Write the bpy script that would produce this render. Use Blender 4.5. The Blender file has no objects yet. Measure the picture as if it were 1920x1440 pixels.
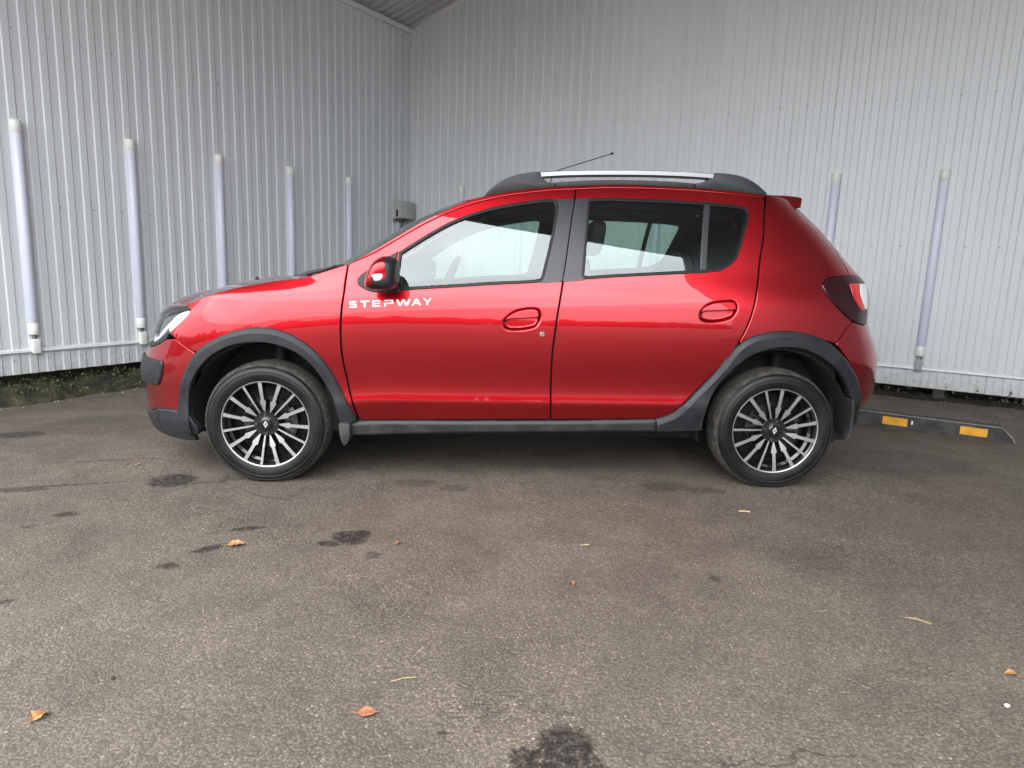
import bpy, bmesh, math, random
import numpy as np
from mathutils import Vector, Matrix, noise as mnoise
from mathutils.geometry import delaunay_2d_cdt
R = math.radians
rng = random.Random(7)
S = bpy.context.scene
COL = S.collection

# ------------------------------------------------------------------ camera
cd = bpy.data.cameras.new('camera'); cam = bpy.data.objects.new('camera', cd); COL.objects.link(cam)
cd.sensor_fit = 'HORIZONTAL'; cd.sensor_width = 36.0; cd.lens = 36.0*1267.8/1920.0
cd.clip_start = 0.05; cd.clip_end = 600
pt, rl = 0.17683, 0.03491
cp, sp, cr, sr = math.cos(pt), math.sin(pt), math.cos(rl), math.sin(rl)
F = Vector((0, cp, -sp)); U0 = Vector((0, sp, cp)); X0 = Vector((1, 0, 0))
X = cr*X0+sr*U0; U = -sr*X0+cr*U0
M = Matrix.Identity(4)
for i in range(3):
    M[i][0] = X[i]; M[i][1] = U[i]; M[i][2] = -F[i]
M[0][3], M[1][3], M[2][3] = 0, 0, 1.144
cam.matrix_world = M
S.camera = cam

# ------------------------------------------------------------------ sky and light
SUN_EL, SUN_AZ = R(48), R(205)      # azimuth the light comes from, clockwise from +Y
world = bpy.data.worlds.new('World'); S.world = world; world.use_nodes = True
wn = world.node_tree.nodes; wl = world.node_tree.links
for n in list(wn): wn.remove(n)
sky = wn.new('ShaderNodeTexSky'); sky.sky_type = 'NISHITA'; sky.sun_disc = False
sky.sun_elevation = SUN_EL; sky.sun_rotation = SUN_AZ; sky.air_density = 1.0; sky.dust_density = 2.0
tcw = wn.new('ShaderNodeTexCoord')
nz = wn.new('ShaderNodeTexNoise'); nz.inputs['Scale'].default_value = 2.6; nz.inputs['Detail'].default_value = 6
mpw = wn.new('ShaderNodeMapping'); mpw.inputs['Scale'].default_value = (1, 1, 2.4)
wl.new(tcw.outputs['Generated'], mpw.inputs['Vector']); wl.new(mpw.outputs[0], nz.inputs['Vector'])
cr_ = wn.new('ShaderNodeValToRGB')
cr_.color_ramp.elements[0].position = .34; cr_.color_ramp.elements[0].color = (6.0, 6.3, 6.7, 1)
cr_.color_ramp.elements[1].position = .68; cr_.color_ramp.elements[1].color = (9.6, 9.9, 10.2, 1)
wl.new(nz.outputs['Fac'], cr_.inputs['Fac'])
# overcast sky: three times as bright overhead as at the horizon
sx = wn.new('ShaderNodeSeparateXYZ'); wl.new(tcw.outputs['Generated'], sx.inputs[0])
ov = wn.new('ShaderNodeMapRange'); ov.inputs['From Min'].default_value = 0; ov.inputs['From Max'].default_value = 1; ov.inputs['To Min'].default_value = .40; ov.inputs['To Max'].default_value = 1.75
wl.new(sx.outputs['Z'], ov.inputs[0])
vm = wn.new('ShaderNodeVectorMath'); vm.operation = 'SCALE'; wl.new(cr_.outputs[0], vm.inputs[0]); wl.new(ov.outputs[0], vm.inputs['Scale'])
mx = wn.new('ShaderNodeMixRGB'); mx.inputs['Fac'].default_value = .93
wl.new(sky.outputs[0], mx.inputs['Color1']); wl.new(vm.outputs[0], mx.inputs['Color2'])
bg = wn.new('ShaderNodeBackground'); bg.inputs['Strength'].default_value = .10
wo = wn.new('ShaderNodeOutputWorld'); wl.new(mx.outputs[0], bg.inputs['Color']); wl.new(bg.outputs[0], wo.inputs['Surface'])
sl = bpy.data.lights.new('sun', 'SUN'); sl.energy = .5; sl.angle = R(85); sl.color = (1, .96, .9)
sun = bpy.data.objects.new('sun', sl); COL.objects.link(sun)
sd = Vector((math.sin(SUN_AZ)*math.cos(SUN_EL), math.cos(SUN_AZ)*math.cos(SUN_EL), math.sin(SUN_EL)))
sun.rotation_euler = sd.to_track_quat('Z', 'Y').to_euler()
S.render.engine = 'CYCLES'
S.view_settings.view_transform = 'Standard'; S.view_settings.look = 'None'
S.view_settings.gamma = 1; S.view_settings.use_curve_mapping = False
S.view_settings.exposure = 2.56
S.cycles.max_bounces = 10; S.cycles.diffuse_bounces = 5; S.cycles.glossy_bounces = 6; S.cycles.transparent_max_bounces = 16
S.cycles.sample_clamp_indirect = 6
S.render.resolution_x = 1024; S.render.resolution_y = 768

# ------------------------------------------------------------------ helpers
def tag(o, label=None, cat=None, group=None, kind=None):
    if label: o['label'] = label
    if cat: o['category'] = cat
    if group: o['group'] = group
    if kind: o['kind'] = kind
    return o
def empty(name, loc=(0, 0, 0), rz=0, parent=None):
    o = bpy.data.objects.new(name, None); COL.objects.link(o); o.location = loc; o.rotation_euler = (0, 0, rz)
    o.empty_display_size = .1
    if parent: o.parent = parent
    return o
def link(name, me, mats, parent=None):
    if not isinstance(mats, (list, tuple)): mats = [mats]
    if not me.materials:
        for m in mats: me.materials.append(m)
    o = bpy.data.objects.new(name, me); COL.objects.link(o)
    if parent: o.parent = parent
    return o
def mesh(name, verts, faces, mats, parent=None, smooth=False, ang=None, mi=None):
    me = bpy.data.meshes.new(name); me.from_pydata([tuple(v) for v in verts], [], faces)
    me.validate(); me.update()
    if smooth or ang:
        me.polygons.foreach_set('use_smooth', [True]*len(me.polygons))
    if ang: me.set_sharp_from_angle(angle=R(ang))
    if mi: 
        for p, k in zip(me.polygons, mi): p.material_index = k
    return link(name, me, mats, parent)
class MB:
    def __init__(s): s.v = []; s.f = []; s.m = []; s.parts = []
    def add(s, v, f, m=0):
        s.parts.append((list(v), list(f))); b = len(s.v); s.v += [tuple(a) for a in v]; s.f += [tuple(b+i for i in q) for q in f]; s.m += [m]*len(f)
    def box(s, x0, x1, y0, y1, z0, z1, m=0, fn=None):
        v = [(x, y, z) for x in (x0, x1) for y in (y0, y1) for z in (z0, z1)]
        if fn: v = [fn(*p) for p in v]
        s.add(v, [(0, 1, 3, 2), (4, 6, 7, 5), (0, 4, 5, 1), (2, 3, 7, 6), (0, 2, 6, 4), (1, 5, 7, 3)], m)
    def tube(s, pts, r, n=8, m=0, caps=True):
        pts = [Vector(p) for p in pts]; rings = []
        for i, p in enumerate(pts):
            t = (pts[min(i+1, len(pts)-1)]-pts[max(i-1, 0)]).normalized()
            a = t.cross(Vector((0, 0, 1)));  a = a.normalized() if a.length > 1e-3 else Vector((1, 0, 0)); b = t.cross(a)
            rr = r[i] if isinstance(r, (list, tuple)) else r
            rings.append([p+rr*(math.cos(2*math.pi*k/n)*a+math.sin(2*math.pi*k/n)*b) for k in range(n)])
        v = [q for g in rings for q in g]; f = []
        for i in range(len(pts)-1):
            for k in range(n): f.append((i*n+k, i*n+(k+1) % n, (i+1)*n+(k+1) % n, (i+1)*n+k))
        if caps: f += [tuple(range(n))[::-1], tuple((len(pts)-1)*n+k for k in range(n))]
        s.add(v, f, m)
    def each(s, name, mats, parent=None, **kw):
        out = []
        for v, f in s.parts:
            q = MB(); q.add(v, f); out.append(q.obj(name, mats, parent, **kw))
        return out
    def obj(s, name, mats, parent=None, smooth=False, ang=None, bev=0):
        o = mesh(name, s.v, s.f, mats, parent, smooth, ang, s.m if any(s.m) else None)
        bm = bmesh.new(); bm.from_mesh(o.data); bmesh.ops.recalc_face_normals(bm, faces=bm.faces)
        if bev:
            bmesh.ops.bevel(bm, geom=[e for e in bm.edges if len(e.link_faces) == 2 and e.calc_face_angle(0) > R(25)], offset=bev, segments=2, affect='EDGES', profile=.5)
            for fc in bm.faces: fc.smooth = True
        bm.to_mesh(o.data); bm.free()
        if bev: o.data.set_sharp_from_angle(angle=R(40))
        return o
def lathe(name, prof, mats, parent=None, n=96, ang=35, fn=None, mi=None, closed=False):
    """profile (r,y) about the y axis"""
    v = []; f = []; m = []
    for k in range(n):
        a = 2*math.pi*k/n
        for i, (r, y) in enumerate(prof):
            if fn: r, y = fn(k, i, r, y)
            v.append((r*math.cos(a), y, r*math.sin(a)))
    L = len(prof)
    for k in range(n):
        for i in range(L if closed else L-1):
            j = (i+1) % L
            f.append((k*L+i, ((k+1) % n)*L+i, ((k+1) % n)*L+j, k*L+j)); m.append(mi[i] if mi else 0)
    o = mesh(name, v, f, mats, parent, True, ang, m if mi else None)
    return o

# ------------------------------------------------------------------ materials
def mat(name, col=(.5, .5, .5), rough=.5, metal=0, coat=0, **kw):
    m = bpy.data.materials.new(name); m.use_nodes = True
    b = m.node_tree.nodes['Principled BSDF']
    b.inputs['Base Color'].default_value = (*col, 1); b.inputs['Roughness'].default_value = rough
    b.inputs['Metallic'].default_value = metal; b.inputs['Coat Weight'].default_value = coat
    b.inputs['Coat Roughness'].default_value = kw.get('coat_rough', .02)
    if 'spec' in kw: b.inputs['Specular IOR Level'].default_value = kw['spec']
    return m
def nt(m): return m.node_tree.nodes, m.node_tree.links, m.node_tree.nodes['Principled BSDF']
def noise_col(m, a, b, scale=5, detail=6, lo=.35, hi=.65, coord='Object', stretch=(1, 1, 1), rough=None, bump=0, bscale=None, bdist=.01):
    n, l, p = nt(m)
    tc = n.new('ShaderNodeTexCoord'); mp = n.new('ShaderNodeMapping'); mp.inputs['Scale'].default_value = stretch
    l.new(tc.outputs[coord], mp.inputs[0])
    t = n.new('ShaderNodeTexNoise'); t.inputs['Scale'].default_value = scale; t.inputs['Detail'].default_value = detail
    l.new(mp.outputs[0], t.inputs['Vector'])
    r = n.new('ShaderNodeValToRGB'); r.color_ramp.elements[0].position = lo; r.color_ramp.elements[1].position = hi
    r.color_ramp.elements[0].color = (*a, 1); r.color_ramp.elements[1].color = (*b, 1)
    l.new(t.outputs['Fac'], r.inputs[0]); l.new(r.outputs[0], p.inputs['Base Color'])
    if rough:
        rr = n.new('ShaderNodeMapRange'); rr.inputs['To Min'].default_value = rough[0]; rr.inputs['To Max'].default_value = rough[1]
        rr.inputs['From Min'].default_value = lo; rr.inputs['From Max'].default_value = hi
        l.new(t.outputs['Fac'], rr.inputs[0]); l.new(rr.outputs[0], p.inputs['Roughness'])
    if bump:
        t2 = n.new('ShaderNodeTexNoise'); t2.inputs['Scale'].default_value = bscale or scale*6; t2.inputs['Detail'].default_value = 4
        l.new(mp.outputs[0], t2.inputs['Vector'])
        bp = n.new('ShaderNodeBump'); bp.inputs['Strength'].default_value = bump; bp.inputs['Distance'].default_value = bdist
        l.new(t2.outputs['Fac'], bp.inputs['Height']); l.new(bp.outputs[0], p.inputs['Normal'])
    return m
MT = {}
def soft(m, v):
    m.node_tree.nodes['Principled BSDF'].inputs['Specular IOR Level'].default_value = v
    return m
MT['paint'] = mat('red_metallic_paint', (.44, .0045, .012), .30, .92, 1.0, coat_rough=.015)
n, l, b = nt(MT['paint'])
tc = n.new('ShaderNodeTexCoord'); nz2 = n.new('ShaderNodeTexNoise'); nz2.inputs['Scale'].default_value = 3.2; nz2.inputs['Detail'].default_value = 2
l.new(tc.outputs['Object'], nz2.inputs['Vector'])
bpw = n.new('ShaderNodeBump'); bpw.inputs['Strength'].default_value = .35; bpw.inputs['Distance'].default_value = .0035
l.new(nz2.outputs['Fac'], bpw.inputs['Height']); l.new(bpw.outputs[0], b.inputs['Coat Normal'])
nz3 = n.new('ShaderNodeTexNoise'); nz3.inputs['Scale'].default_value = 7; nz3.inputs['Detail'].default_value = 8; nz3.inputs['Roughness'].default_value = .7
l.new(tc.outputs['Object'], nz3.inputs['Vector'])
mr = n.new('ShaderNodeMapRange'); mr.inputs['From Min'].default_value = .4; mr.inputs['From Max'].default_value = .75; mr.inputs['To Min'].default_value = .012; mr.inputs['To Max'].default_value = .03
l.new(nz3.outputs['Fac'], mr.inputs[0]); l.new(mr.outputs[0], b.inputs['Coat Roughness'])
b.inputs['Coat IOR'].default_value = 1.5
MT['plastic'] = noise_col(mat('charcoal_plastic', (.03, .032, .036), .5), (.012, .0135, .016), (.020, .0215, .024), 14, rough=(.42, .55), bump=.12, bscale=900, bdist=.0006)
MT['plastic_dusty'] = noise_col(mat('dusty_charcoal_plastic', (.03, .032, .036), .6), (.020, .021, .023), (.045, .044, .042), 9, rough=(.5, .75), bump=.12, bscale=900, bdist=.0006, lo=.45, hi=.75)
MT['satin'] = mat('satin_pillar_film', (.020, .021, .025), .34)
MT['gloss_black'] = mat('gloss_black', (.008, .008, .009), .12, 0, .5)
MT['rubber_seal'] = mat('black_rubber_seal', (.01, .01, .011), .35)
MT['dark'] = mat('dark_void', (.006, .006, .007), .8)
MT['liner'] = noise_col(mat('wheel_arch_liner', (.015, .015, .016), .8), (.010, .010, .011), (.030, .027, .024), 6, bump=.4, bscale=60, bdist=.004)
MT['interior'] = noise_col(mat('interior_cloth', (.02, .02, .022), .85), (.016, .016, .018), (.028, .028, .03), 40)
MT['headliner'] = mat('headliner', (.06, .06, .06), .9)
MT['chrome'] = mat('silver_bar', (.30, .305, .315), .42, .85)
MT['machined'] = mat('machined_alloy', (.50, .50, .50), .36, .85)
MT['rim_black'] = mat('gloss_black_alloy', (.012, .012, .014), .16, .3, .8)
MT['disc'] = noise_col(mat('brake_disc_steel', (.25, .24, .23), .4, .8), (.05, .048, .045), (.12, .115, .11), 20)
MT['white_print'] = mat('white_lettering', (.82, .82, .82), .4)
MT['emblem'] = mat('silver_emblem', (.8, .8, .8), .25, .6)
MT['lamp_white'] = mat('clear_lamp_reflector', (.85, .86, .86), .18, .3, .6)
MT['lamp_dark'] = mat('lamp_bowl', (.13, .14, .15), .18, .7, 1.0)
MT['tail_smoke'] = mat('dark_red_lens', (.020, .002, .004), .10, .0, .0)
MT['tail_red'] = mat('bright_red_lens', (.55, .004, .008), .15, .0, 1.0)
MT['yellow'] = noise_col(mat('yellow_reflector', (.75, .42, .01), .35), (.50, .235, .004), (.66, .33, .006), 18)
MT['stop_rubber'] = noise_col(mat('parking_stop_rubber', (.04, .04, .04), .75), (.028, .028, .030), (.060, .058, .056), 10, bump=.3, bscale=180, bdist=.002)
MT['stop_edge'] = noise_col(mat('worn_rubber_edge', (.11, .11, .10), .8), (.16, .155, .15), (.26, .25, .24), 30)
MT['tube'] = mat('frosted_diffuser', (.62, .65, .77), .35)
n, l, b = nt(MT['tube']); b.inputs['Subsurface Weight'].default_value = 0.0
MT['cap'] = mat('white_end_cap', (.74, .74, .72), .4)
MT['box_grey'] = mat('grey_junction_box', (.30, .31, .32), .5)
MT['box_beige'] = noise_col(mat('beige_control_box', (.40, .41, .38), .55), (.36, .37, .34), (.44, .45, .42), 9)
MT['cable'] = mat('black_cable', (.012, .012, .012), .5)
MT['screw'] = mat('zinc_screw', (.36, .37, .38), .5, .2)
MT['trim'] = mat('white_flashing', (.68, .71, .73), .42)

# tyre rubber: slightly dusty on the tread
MT['tyre'] = noise_col(mat('tyre_rubber', (.018, .018, .02), .55), (.005, .0055, .0065), (.013, .013, .0135), 7, rough=(.34, .5), bump=.15, bscale=120, bdist=.001)
MT['tread'] = noise_col(mat('dusty_tread', (.05, .046, .04), .9), (.020, .0185, .0165), (.055, .049, .041), 30, rough=(.8, .95), bump=.4, bscale=140, bdist=.003)

# white coated sheet steel
def sheet_mat(name, a, b_, grime=True):
    m = mat(name, a, .38)
    noise_col(m, a, b_, 1.1, 5, .3, .7, 'Object', (1, 1, .35), rough=(.33, .48), bump=.10, bscale=3.0, bdist=.02)
    if grime:
        n, l, p = nt(m); src = p.inputs['Base Color'].links[0].from_socket
        tc = n.new('ShaderNodeTexCoord'); mp = n.new('ShaderNodeMapping'); mp.inputs['Scale'].default_value = (9, 9, .45)
        l.new(tc.outputs['Object'], mp.inputs[0])
        q = n.new('ShaderNodeTexNoise'); q.inputs['Scale'].default_value = 1.6; q.inputs['Detail'].default_value = 5; l.new(mp.outputs[0], q.inputs['Vector'])
        r = n.new('ShaderNodeMapRange'); r.inputs['From Min'].default_value = .42; r.inputs['From Max'].default_value = .75; r.inputs['To Min'].default_value = 0; r.inputs['To Max'].default_value = .16
        l.new(q.outputs['Fac'], r.inputs[0])
        mx_ = n.new('ShaderNodeMixRGB'); mx_.blend_type = 'MULTIPLY'; mx_.inputs[2].default_value = (.62, .61, .57, 1)
        l.new(r.outputs[0], mx_.inputs[0]); l.new(src, mx_.inputs[1])
        # splashed dirt above the ground
        sp_ = n.new('ShaderNodeSeparateXYZ'); l.new(tc.outputs['Object'], sp_.inputs[0])
        q2 = n.new('ShaderNodeTexNoise'); q2.inputs['Scale'].default_value = 22; q2.inputs['Detail'].default_value = 6; l.new(tc.outputs['Object'], q2.inputs['Vector'])
        ad = n.new('ShaderNodeMath'); ad.operation = 'MULTIPLY_ADD'; ad.inputs[1].default_value = -.55; l.new(q2.outputs['Fac'], ad.inputs[0]); l.new(sp_.outputs['Z'], ad.inputs[2])
        r2 = n.new('ShaderNodeMapRange'); r2.inputs['From Min'].default_value = -.18; r2.inputs['From Max'].default_value = .14; r2.inputs['To Min'].default_value = .55; r2.inputs['To Max'].default_value = 0
        l.new(ad.outputs[0], r2.inputs[0])
        m3 = n.new('ShaderNodeMixRGB'); m3.blend_type = 'MULTIPLY'; m3.inputs[2].default_value = (.55, .52, .46, 1)
        l.new(r2.outputs[0], m3.inputs[0]); l.new(mx_.outputs[0], m3.inputs[1]); l.new(m3.outputs[0], p.inputs['Base Color'])
    return m
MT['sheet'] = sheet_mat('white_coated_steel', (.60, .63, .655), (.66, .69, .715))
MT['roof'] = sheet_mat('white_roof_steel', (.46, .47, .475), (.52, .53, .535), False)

soft(MT['tyre'], .28); soft(MT['rubber_seal'], .22); soft(MT['plastic'], .4); soft(MT['stop_rubber'], .3); soft(MT['yellow'], .2)
def glass_mat(name, tint, ior, extra=0):
    m = bpy.data.materials.new(name); m.use_nodes = True; n = m.node_tree.nodes; l = m.node_tree.links
    for q in list(n): n.remove(q)
    o = n.new('ShaderNodeOutputMaterial'); mixn = n.new('ShaderNodeMixShader')
    tr = n.new('ShaderNodeBsdfTransparent'); tr.inputs['Color'].default_value = (*tint, 1)
    gl = n.new('ShaderNodeBsdfGlossy'); gl.inputs['Roughness'].default_value = .0; gl.inputs['Color'].default_value = (.93, 1, 1, 1)
    ge = n.new('ShaderNodeNewGeometry'); dt = n.new('ShaderNodeVectorMath'); dt.operation = 'DOT_PRODUCT'
    l.new(ge.outputs['Normal'], dt.inputs[0]); l.new(ge.outputs['Incoming'], dt.inputs[1])
    def mth(op, a_, b_=None):
        q = n.new('ShaderNodeMath'); q.operation = op
        for i_, v_ in enumerate((a_, b_)):
            if v_ is None: continue
            if isinstance(v_, (int, float)): q.inputs[i_].default_value = v_
            else: l.new(v_, q.inputs[i_])
        return q.outputs[0]
    f0 = ior
    k_ = mth('POWER', mth('SUBTRACT', 1.0, mth('ABSOLUTE', dt.outputs['Value'])), 5.0)
    fr_out = mth('ADD', f0, mth('MULTIPLY', k_, 1-f0))
    l.new(fr_out, mixn.inputs[0]); l.new(tr.outputs[0], mixn.inputs[1]); l.new(gl.outputs[0], mixn.inputs[2]); l.new(mixn.outputs[0], o.inputs[0])
    return m
MT['glass'] = glass_mat('green_tinted_glass', (.62, .78, .72), .085)
MT['lens'] = glass_mat('clear_lens', (.93, .94, .95), .05)

# ------------------------------------------------------------------ ground
def slope(x):
    t = (x+1.228)/14.0
    return .0158*14.0*math.tanh(t)
def gz(x, y): return slope(x)
STAINS = [(-1.716, 3.301, 0.127, 0.113, 0, 1), (-1.940, 2.819, 0.055, 0.036, 5, 0.9), (-2.005, 2.669, 0.030, 0.025, 0, 0.7), (-0.647, 2.625, 0.095, 0.062, -38, 1), (-0.610, 2.660, 0.050, 0.050, 0, 1), (-0.715, 2.560, 0.050, 0.030, -20, 0.9), (-1.100, 2.700, 0.075, 0.030, 20, 0.85), (-1.161, 2.494, 0.085, 0.025, 35, 0.95), (-1.247, 2.334, 0.048, 0.028, 0, 0.9), (-0.515, 2.466, 0.036, 0.032, 0, 0.7), (0.767, 2.319, 0.028, 0.025, -30, 0.7), (0.156, 1.426, 0.075, 0.085, 0, 1), (0.090, 1.380, 0.070, 0.050, 0, 1), (0.200, 1.360, 0.050, 0.060, 0, 0.9), (-3.095, 4.131, 0.160, 0.100, 10, 0.8), (-2.384, 3.120, 0.170, 0.045, 8, 0.7), (-2.150, 3.210, 0.280, 0.012, 14, 0.8), (-2.750, 3.020, 0.120, 0.012, 10, 0.6), (-2.250, 3.620, 0.300, 0.011, 16, 0.75), (-2.900, 3.420, 0.220, 0.010, 10, 0.6), (-0.477, 3.344, 0.123, 0.068, 0, 0.45), (-0.278, 3.271, 0.080, 0.064, 0, 0.45), (0.820, 3.363, 0.140, 0.076, 0, 0.5), (1.000, 3.312, 0.120, 0.050, 0, 0.55), (-1.400, 2.920, 0.035, 0.012, 10, 0.6), (-1.555, 3.277, 0.066, 0.020, 8, 0.5), (-1.637, 2.049, 0.030, 0.020, 20, 0.7), (1.350, 2.450, 0.300, 0.220, 0, 0.16), (2.300, 3.900, 0.500, 0.300, 0, 0.35), (-2.700, 4.450, 0.500, 0.300, 20, 0.3)]
def asphalt():
    m = bpy.data.materials.new('worn_asphalt'); m.use_nodes = True; n, l, p = nt(m)
    p.inputs['Roughness'].default_value = .82; p.inputs['Specular IOR Level'].default_value = .35
    tc = n.new('ShaderNodeTexCoord'); P = tc.outputs['Object']
    def noise(scale, det=2, rough=.5, vec=None, dist=0):
        t = n.new('ShaderNodeTexNoise'); t.inputs['Scale'].default_value = scale; t.inputs['Detail'].default_value = det
        t.inputs['Roughness'].default_value = rough; t.inputs['Distortion'].default_value = dist
        l.new(vec or P, t.inputs['Vector']); return t.outputs['Fac']
    def ramp(s, stops):
        r = n.new('ShaderNodeValToRGB'); e = r.color_ramp.elements
        e[0].position, e[0].color = stops[0][0], (*stops[0][1], 1); e[1].position, e[1].color = stops[-1][0], (*stops[-1][1], 1)
        for q, c in stops[1:-1]:
            k = e.new(q); k.color = (*c, 1)
        l.new(s, r.inputs[0]); return r.outputs[0]
    def mix(kind, f, a, b_):
        r = n.new('ShaderNodeMixRGB'); r.blend_type = kind
        for s, v in ((0, f), (1, a), (2, b_)):
            if isinstance(v, (int, float)): r.inputs[s].default_value = v
            elif isinstance(v, tuple): r.inputs[s].default_value = (*v, 1)
            else: l.new(v, r.inputs[s])
        return r.outputs[0]
    def mth(op, a, b_=None, c=None):
        r = n.new('ShaderNodeMath'); r.operation = op
        for s, v in enumerate((a, b_, c)):
            if v is None: continue
            if isinstance(v, (int, float)): r.inputs[s].default_value = v
            else: l.new(v, r.inputs[s])
        return r.outputs[0]
    def mrange(s, a, b_, c=0, d=1):
        r = n.new('ShaderNodeMapRange'); r.clamp = True
        for k, v in zip(('From Min', 'From Max', 'To Min', 'To Max'), (a, b_, c, d)): r.inputs[k].default_value = v
        l.new(s, r.inputs[0]); return r.outputs[0]
    # aggregate: voronoi stones bound in bitumen
    vo = n.new('ShaderNodeTexVoronoi'); vo.inputs['Scale'].default_value = 135; vo.inputs['Randomness'].default_value = 1
    l.new(P, vo.inputs['Vector'])
    vo2 = n.new('ShaderNodeTexVoronoi'); vo2.inputs['Scale'].default_value = 260; l.new(P, vo2.inputs['Vector'])
    bw = n.new('ShaderNodeRGBToBW'); l.new(vo.outputs['Color'], bw.inputs[0])
    stone = ramp(bw.outputs[0], [(.10, (0.0922, 0.0776, 0.0629)), (.45, (0.1188, 0.1003, 0.0813)), (.72, (0.1453, 0.1237, 0.1018)), (.86, (0.1680, 0.1442, 0.1203)), (.97, (0.2657, 0.2335, 0.1946))])
    gap = mrange(vo.outputs['Distance'], .42, .72)
    col = mix('MIX', gap, stone, (0.0806, 0.0672, 0.0544))
    fine = ramp(noise(420, 2), [(.3, (.86, .86, .86)), (.7, (1.14, 1.13, 1.12))])
    col = mix('MULTIPLY', .85, col, fine)
    big = ramp(noise(.55, 5, .6), [(.32, (.83, .82, .81)), (.66, (1.13, 1.12, 1.12))])
    col = mix('MULTIPLY', 1, col, big)
    mid = ramp(noise(3.3, 6, .7, dist=.6), [(.33, (.78, .77, .77)), (.62, (1.12, 1.12, 1.11))])
    col = mix('MULTIPLY', .9, col, mid)
    # coarse open patches where the binder has worn away
    worn = mrange(noise(.9, 6, .65, dist=.4), .52, .66)
    col = mix('MIX', mth('MULTIPLY', worn, .75), col, mix('MULTIPLY', 1, col, ramp(bw.outputs[0], [(.2, (.66, .65, .64)), (.8, (1.5, 1.5, 1.48))])))
    # oil stains and damp seams, each where it lies
    wob = n.new('ShaderNodeTexNoise'); wob.inputs['Scale'].default_value = 16; wob.inputs['Detail'].default_value = 5; wob.inputs['Roughness'].default_value = .8
    l.new(P, wob.inputs['Vector'])
    wv = n.new('ShaderNodeVectorMath'); wv.operation = 'MULTIPLY_ADD'; wv.inputs[1].default_value = (.085, .085, 0); wv.inputs[2].default_value = (-.0425, -.0425, 0)
    l.new(wob.outputs['Color'], wv.inputs[0])
    pv = n.new('ShaderNodeVectorMath'); pv.operation = 'ADD'; l.new(P, pv.inputs[0]); l.new(wv.outputs[0], pv.inputs[1])
    tot = None
    for (x, y, rx, ry, ang, k) in STAINS:
        mp = n.new('ShaderNodeMapping'); mp.vector_type = 'TEXTURE'
        mp.inputs['Location'].default_value = (x, y, 0); mp.inputs['Rotation'].default_value = (0, 0, R(ang)); mp.inputs['Scale'].default_value = (rx, ry, 100)
        l.new(pv.outputs[0], mp.inputs[0])
        ln = n.new('ShaderNodeVectorMath'); ln.operation = 'LENGTH'; l.new(mp.outputs[0], ln.inputs[0])
        v = mrange(ln.outputs['Value'], .80, 1.04, k, 0)
        tot = v if tot is None else mth('MAXIMUM', tot, v)
    brk = mrange(noise(46, 5, .75), .36, .54, .30, 1)
    tot = mth('MULTIPLY', tot, brk)
    col = mix('MIX', tot, col, mix('MULTIPLY', 1, col, (.15, .15, .165)))
    # hairline cracks
    vc = n.new('ShaderNodeTexVoronoi'); vc.feature = 'DISTANCE_TO_EDGE'; vc.inputs['Scale'].default_value = .42
    wv2 = n.new('ShaderNodeVectorMath'); wv2.operation = 'MULTIPLY_ADD'; wv2.inputs[1].default_value = (.5, .5, 0)
    nq = n.new('ShaderNodeTexNoise'); nq.inputs['Scale'].default_value = 2.4; nq.inputs['Detail'].default_value = 7; nq.inputs['Roughness'].default_value = .6; l.new(P, nq.inputs['Vector'])
    l.new(nq.outputs['Color'], wv2.inputs[0]); l.new(P, wv2.inputs[2]); l.new(wv2.outputs[0], vc.inputs['Vector'])
    ck = mth('MULTIPLY', mrange(vc.outputs['Distance'], .0006, .0024, .7, 0), mrange(noise(.8, 3), .50, .58))
    col = mix('MIX', ck, col, (.022, .02, .018))
    l.new(col, p.inputs['Base Color'])
    bp = n.new('ShaderNodeBump'); bp.inputs['Strength'].default_value = .5; bp.inputs['Distance'].default_value = .004
    hgt = mth('ADD', mth('MULTIPLY', vo.outputs['Distance'], -1.0), mth('MULTIPLY', noise(60, 4, .6), .8))
    l.new(hgt, bp.inputs['Height'])
    bp2 = n.new('ShaderNodeBump'); bp2.inputs['Strength'].default_value = .5; bp2.inputs['Distance'].default_value = .05
    l.new(noise(2.2, 4, .5), bp2.inputs['Height']); l.new(bp.outputs[0], bp2.inputs['Normal'])
    l.new(bp2.outputs[0], p.inputs['Normal'])
    return m
MT['asphalt'] = asphalt()
xs = [-250, -150, -90, -60, -40, -30]+[-24+1.0*i for i in range(49)]+[30, 40, 60, 90, 150, 250]
ys = [-250, -150, -90, -60, -40, -25, -15, -8, -4, 0, 3, 6, 9, 12, 16, 25, 60, 150, 250]
gv = [(x, y, slope(x)) for y in ys for x in xs]
gf = [(j*len(xs)+i, j*len(xs)+i+1, (j+1)*len(xs)+i+1, (j+1)*len(xs)+i) for j in range(len(ys)-1) for i in range(len(xs)-1)]
tag(mesh('ground', gv, gf, MT['asphalt'], smooth=True), kind='structure')

MT['concrete'] = noise_col(mat('grey_block', (.16, .16, .155), .9), (.03, .03, .029), (.06, .06, .058), 14, bump=.4, bscale=60, bdist=.004)
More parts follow.
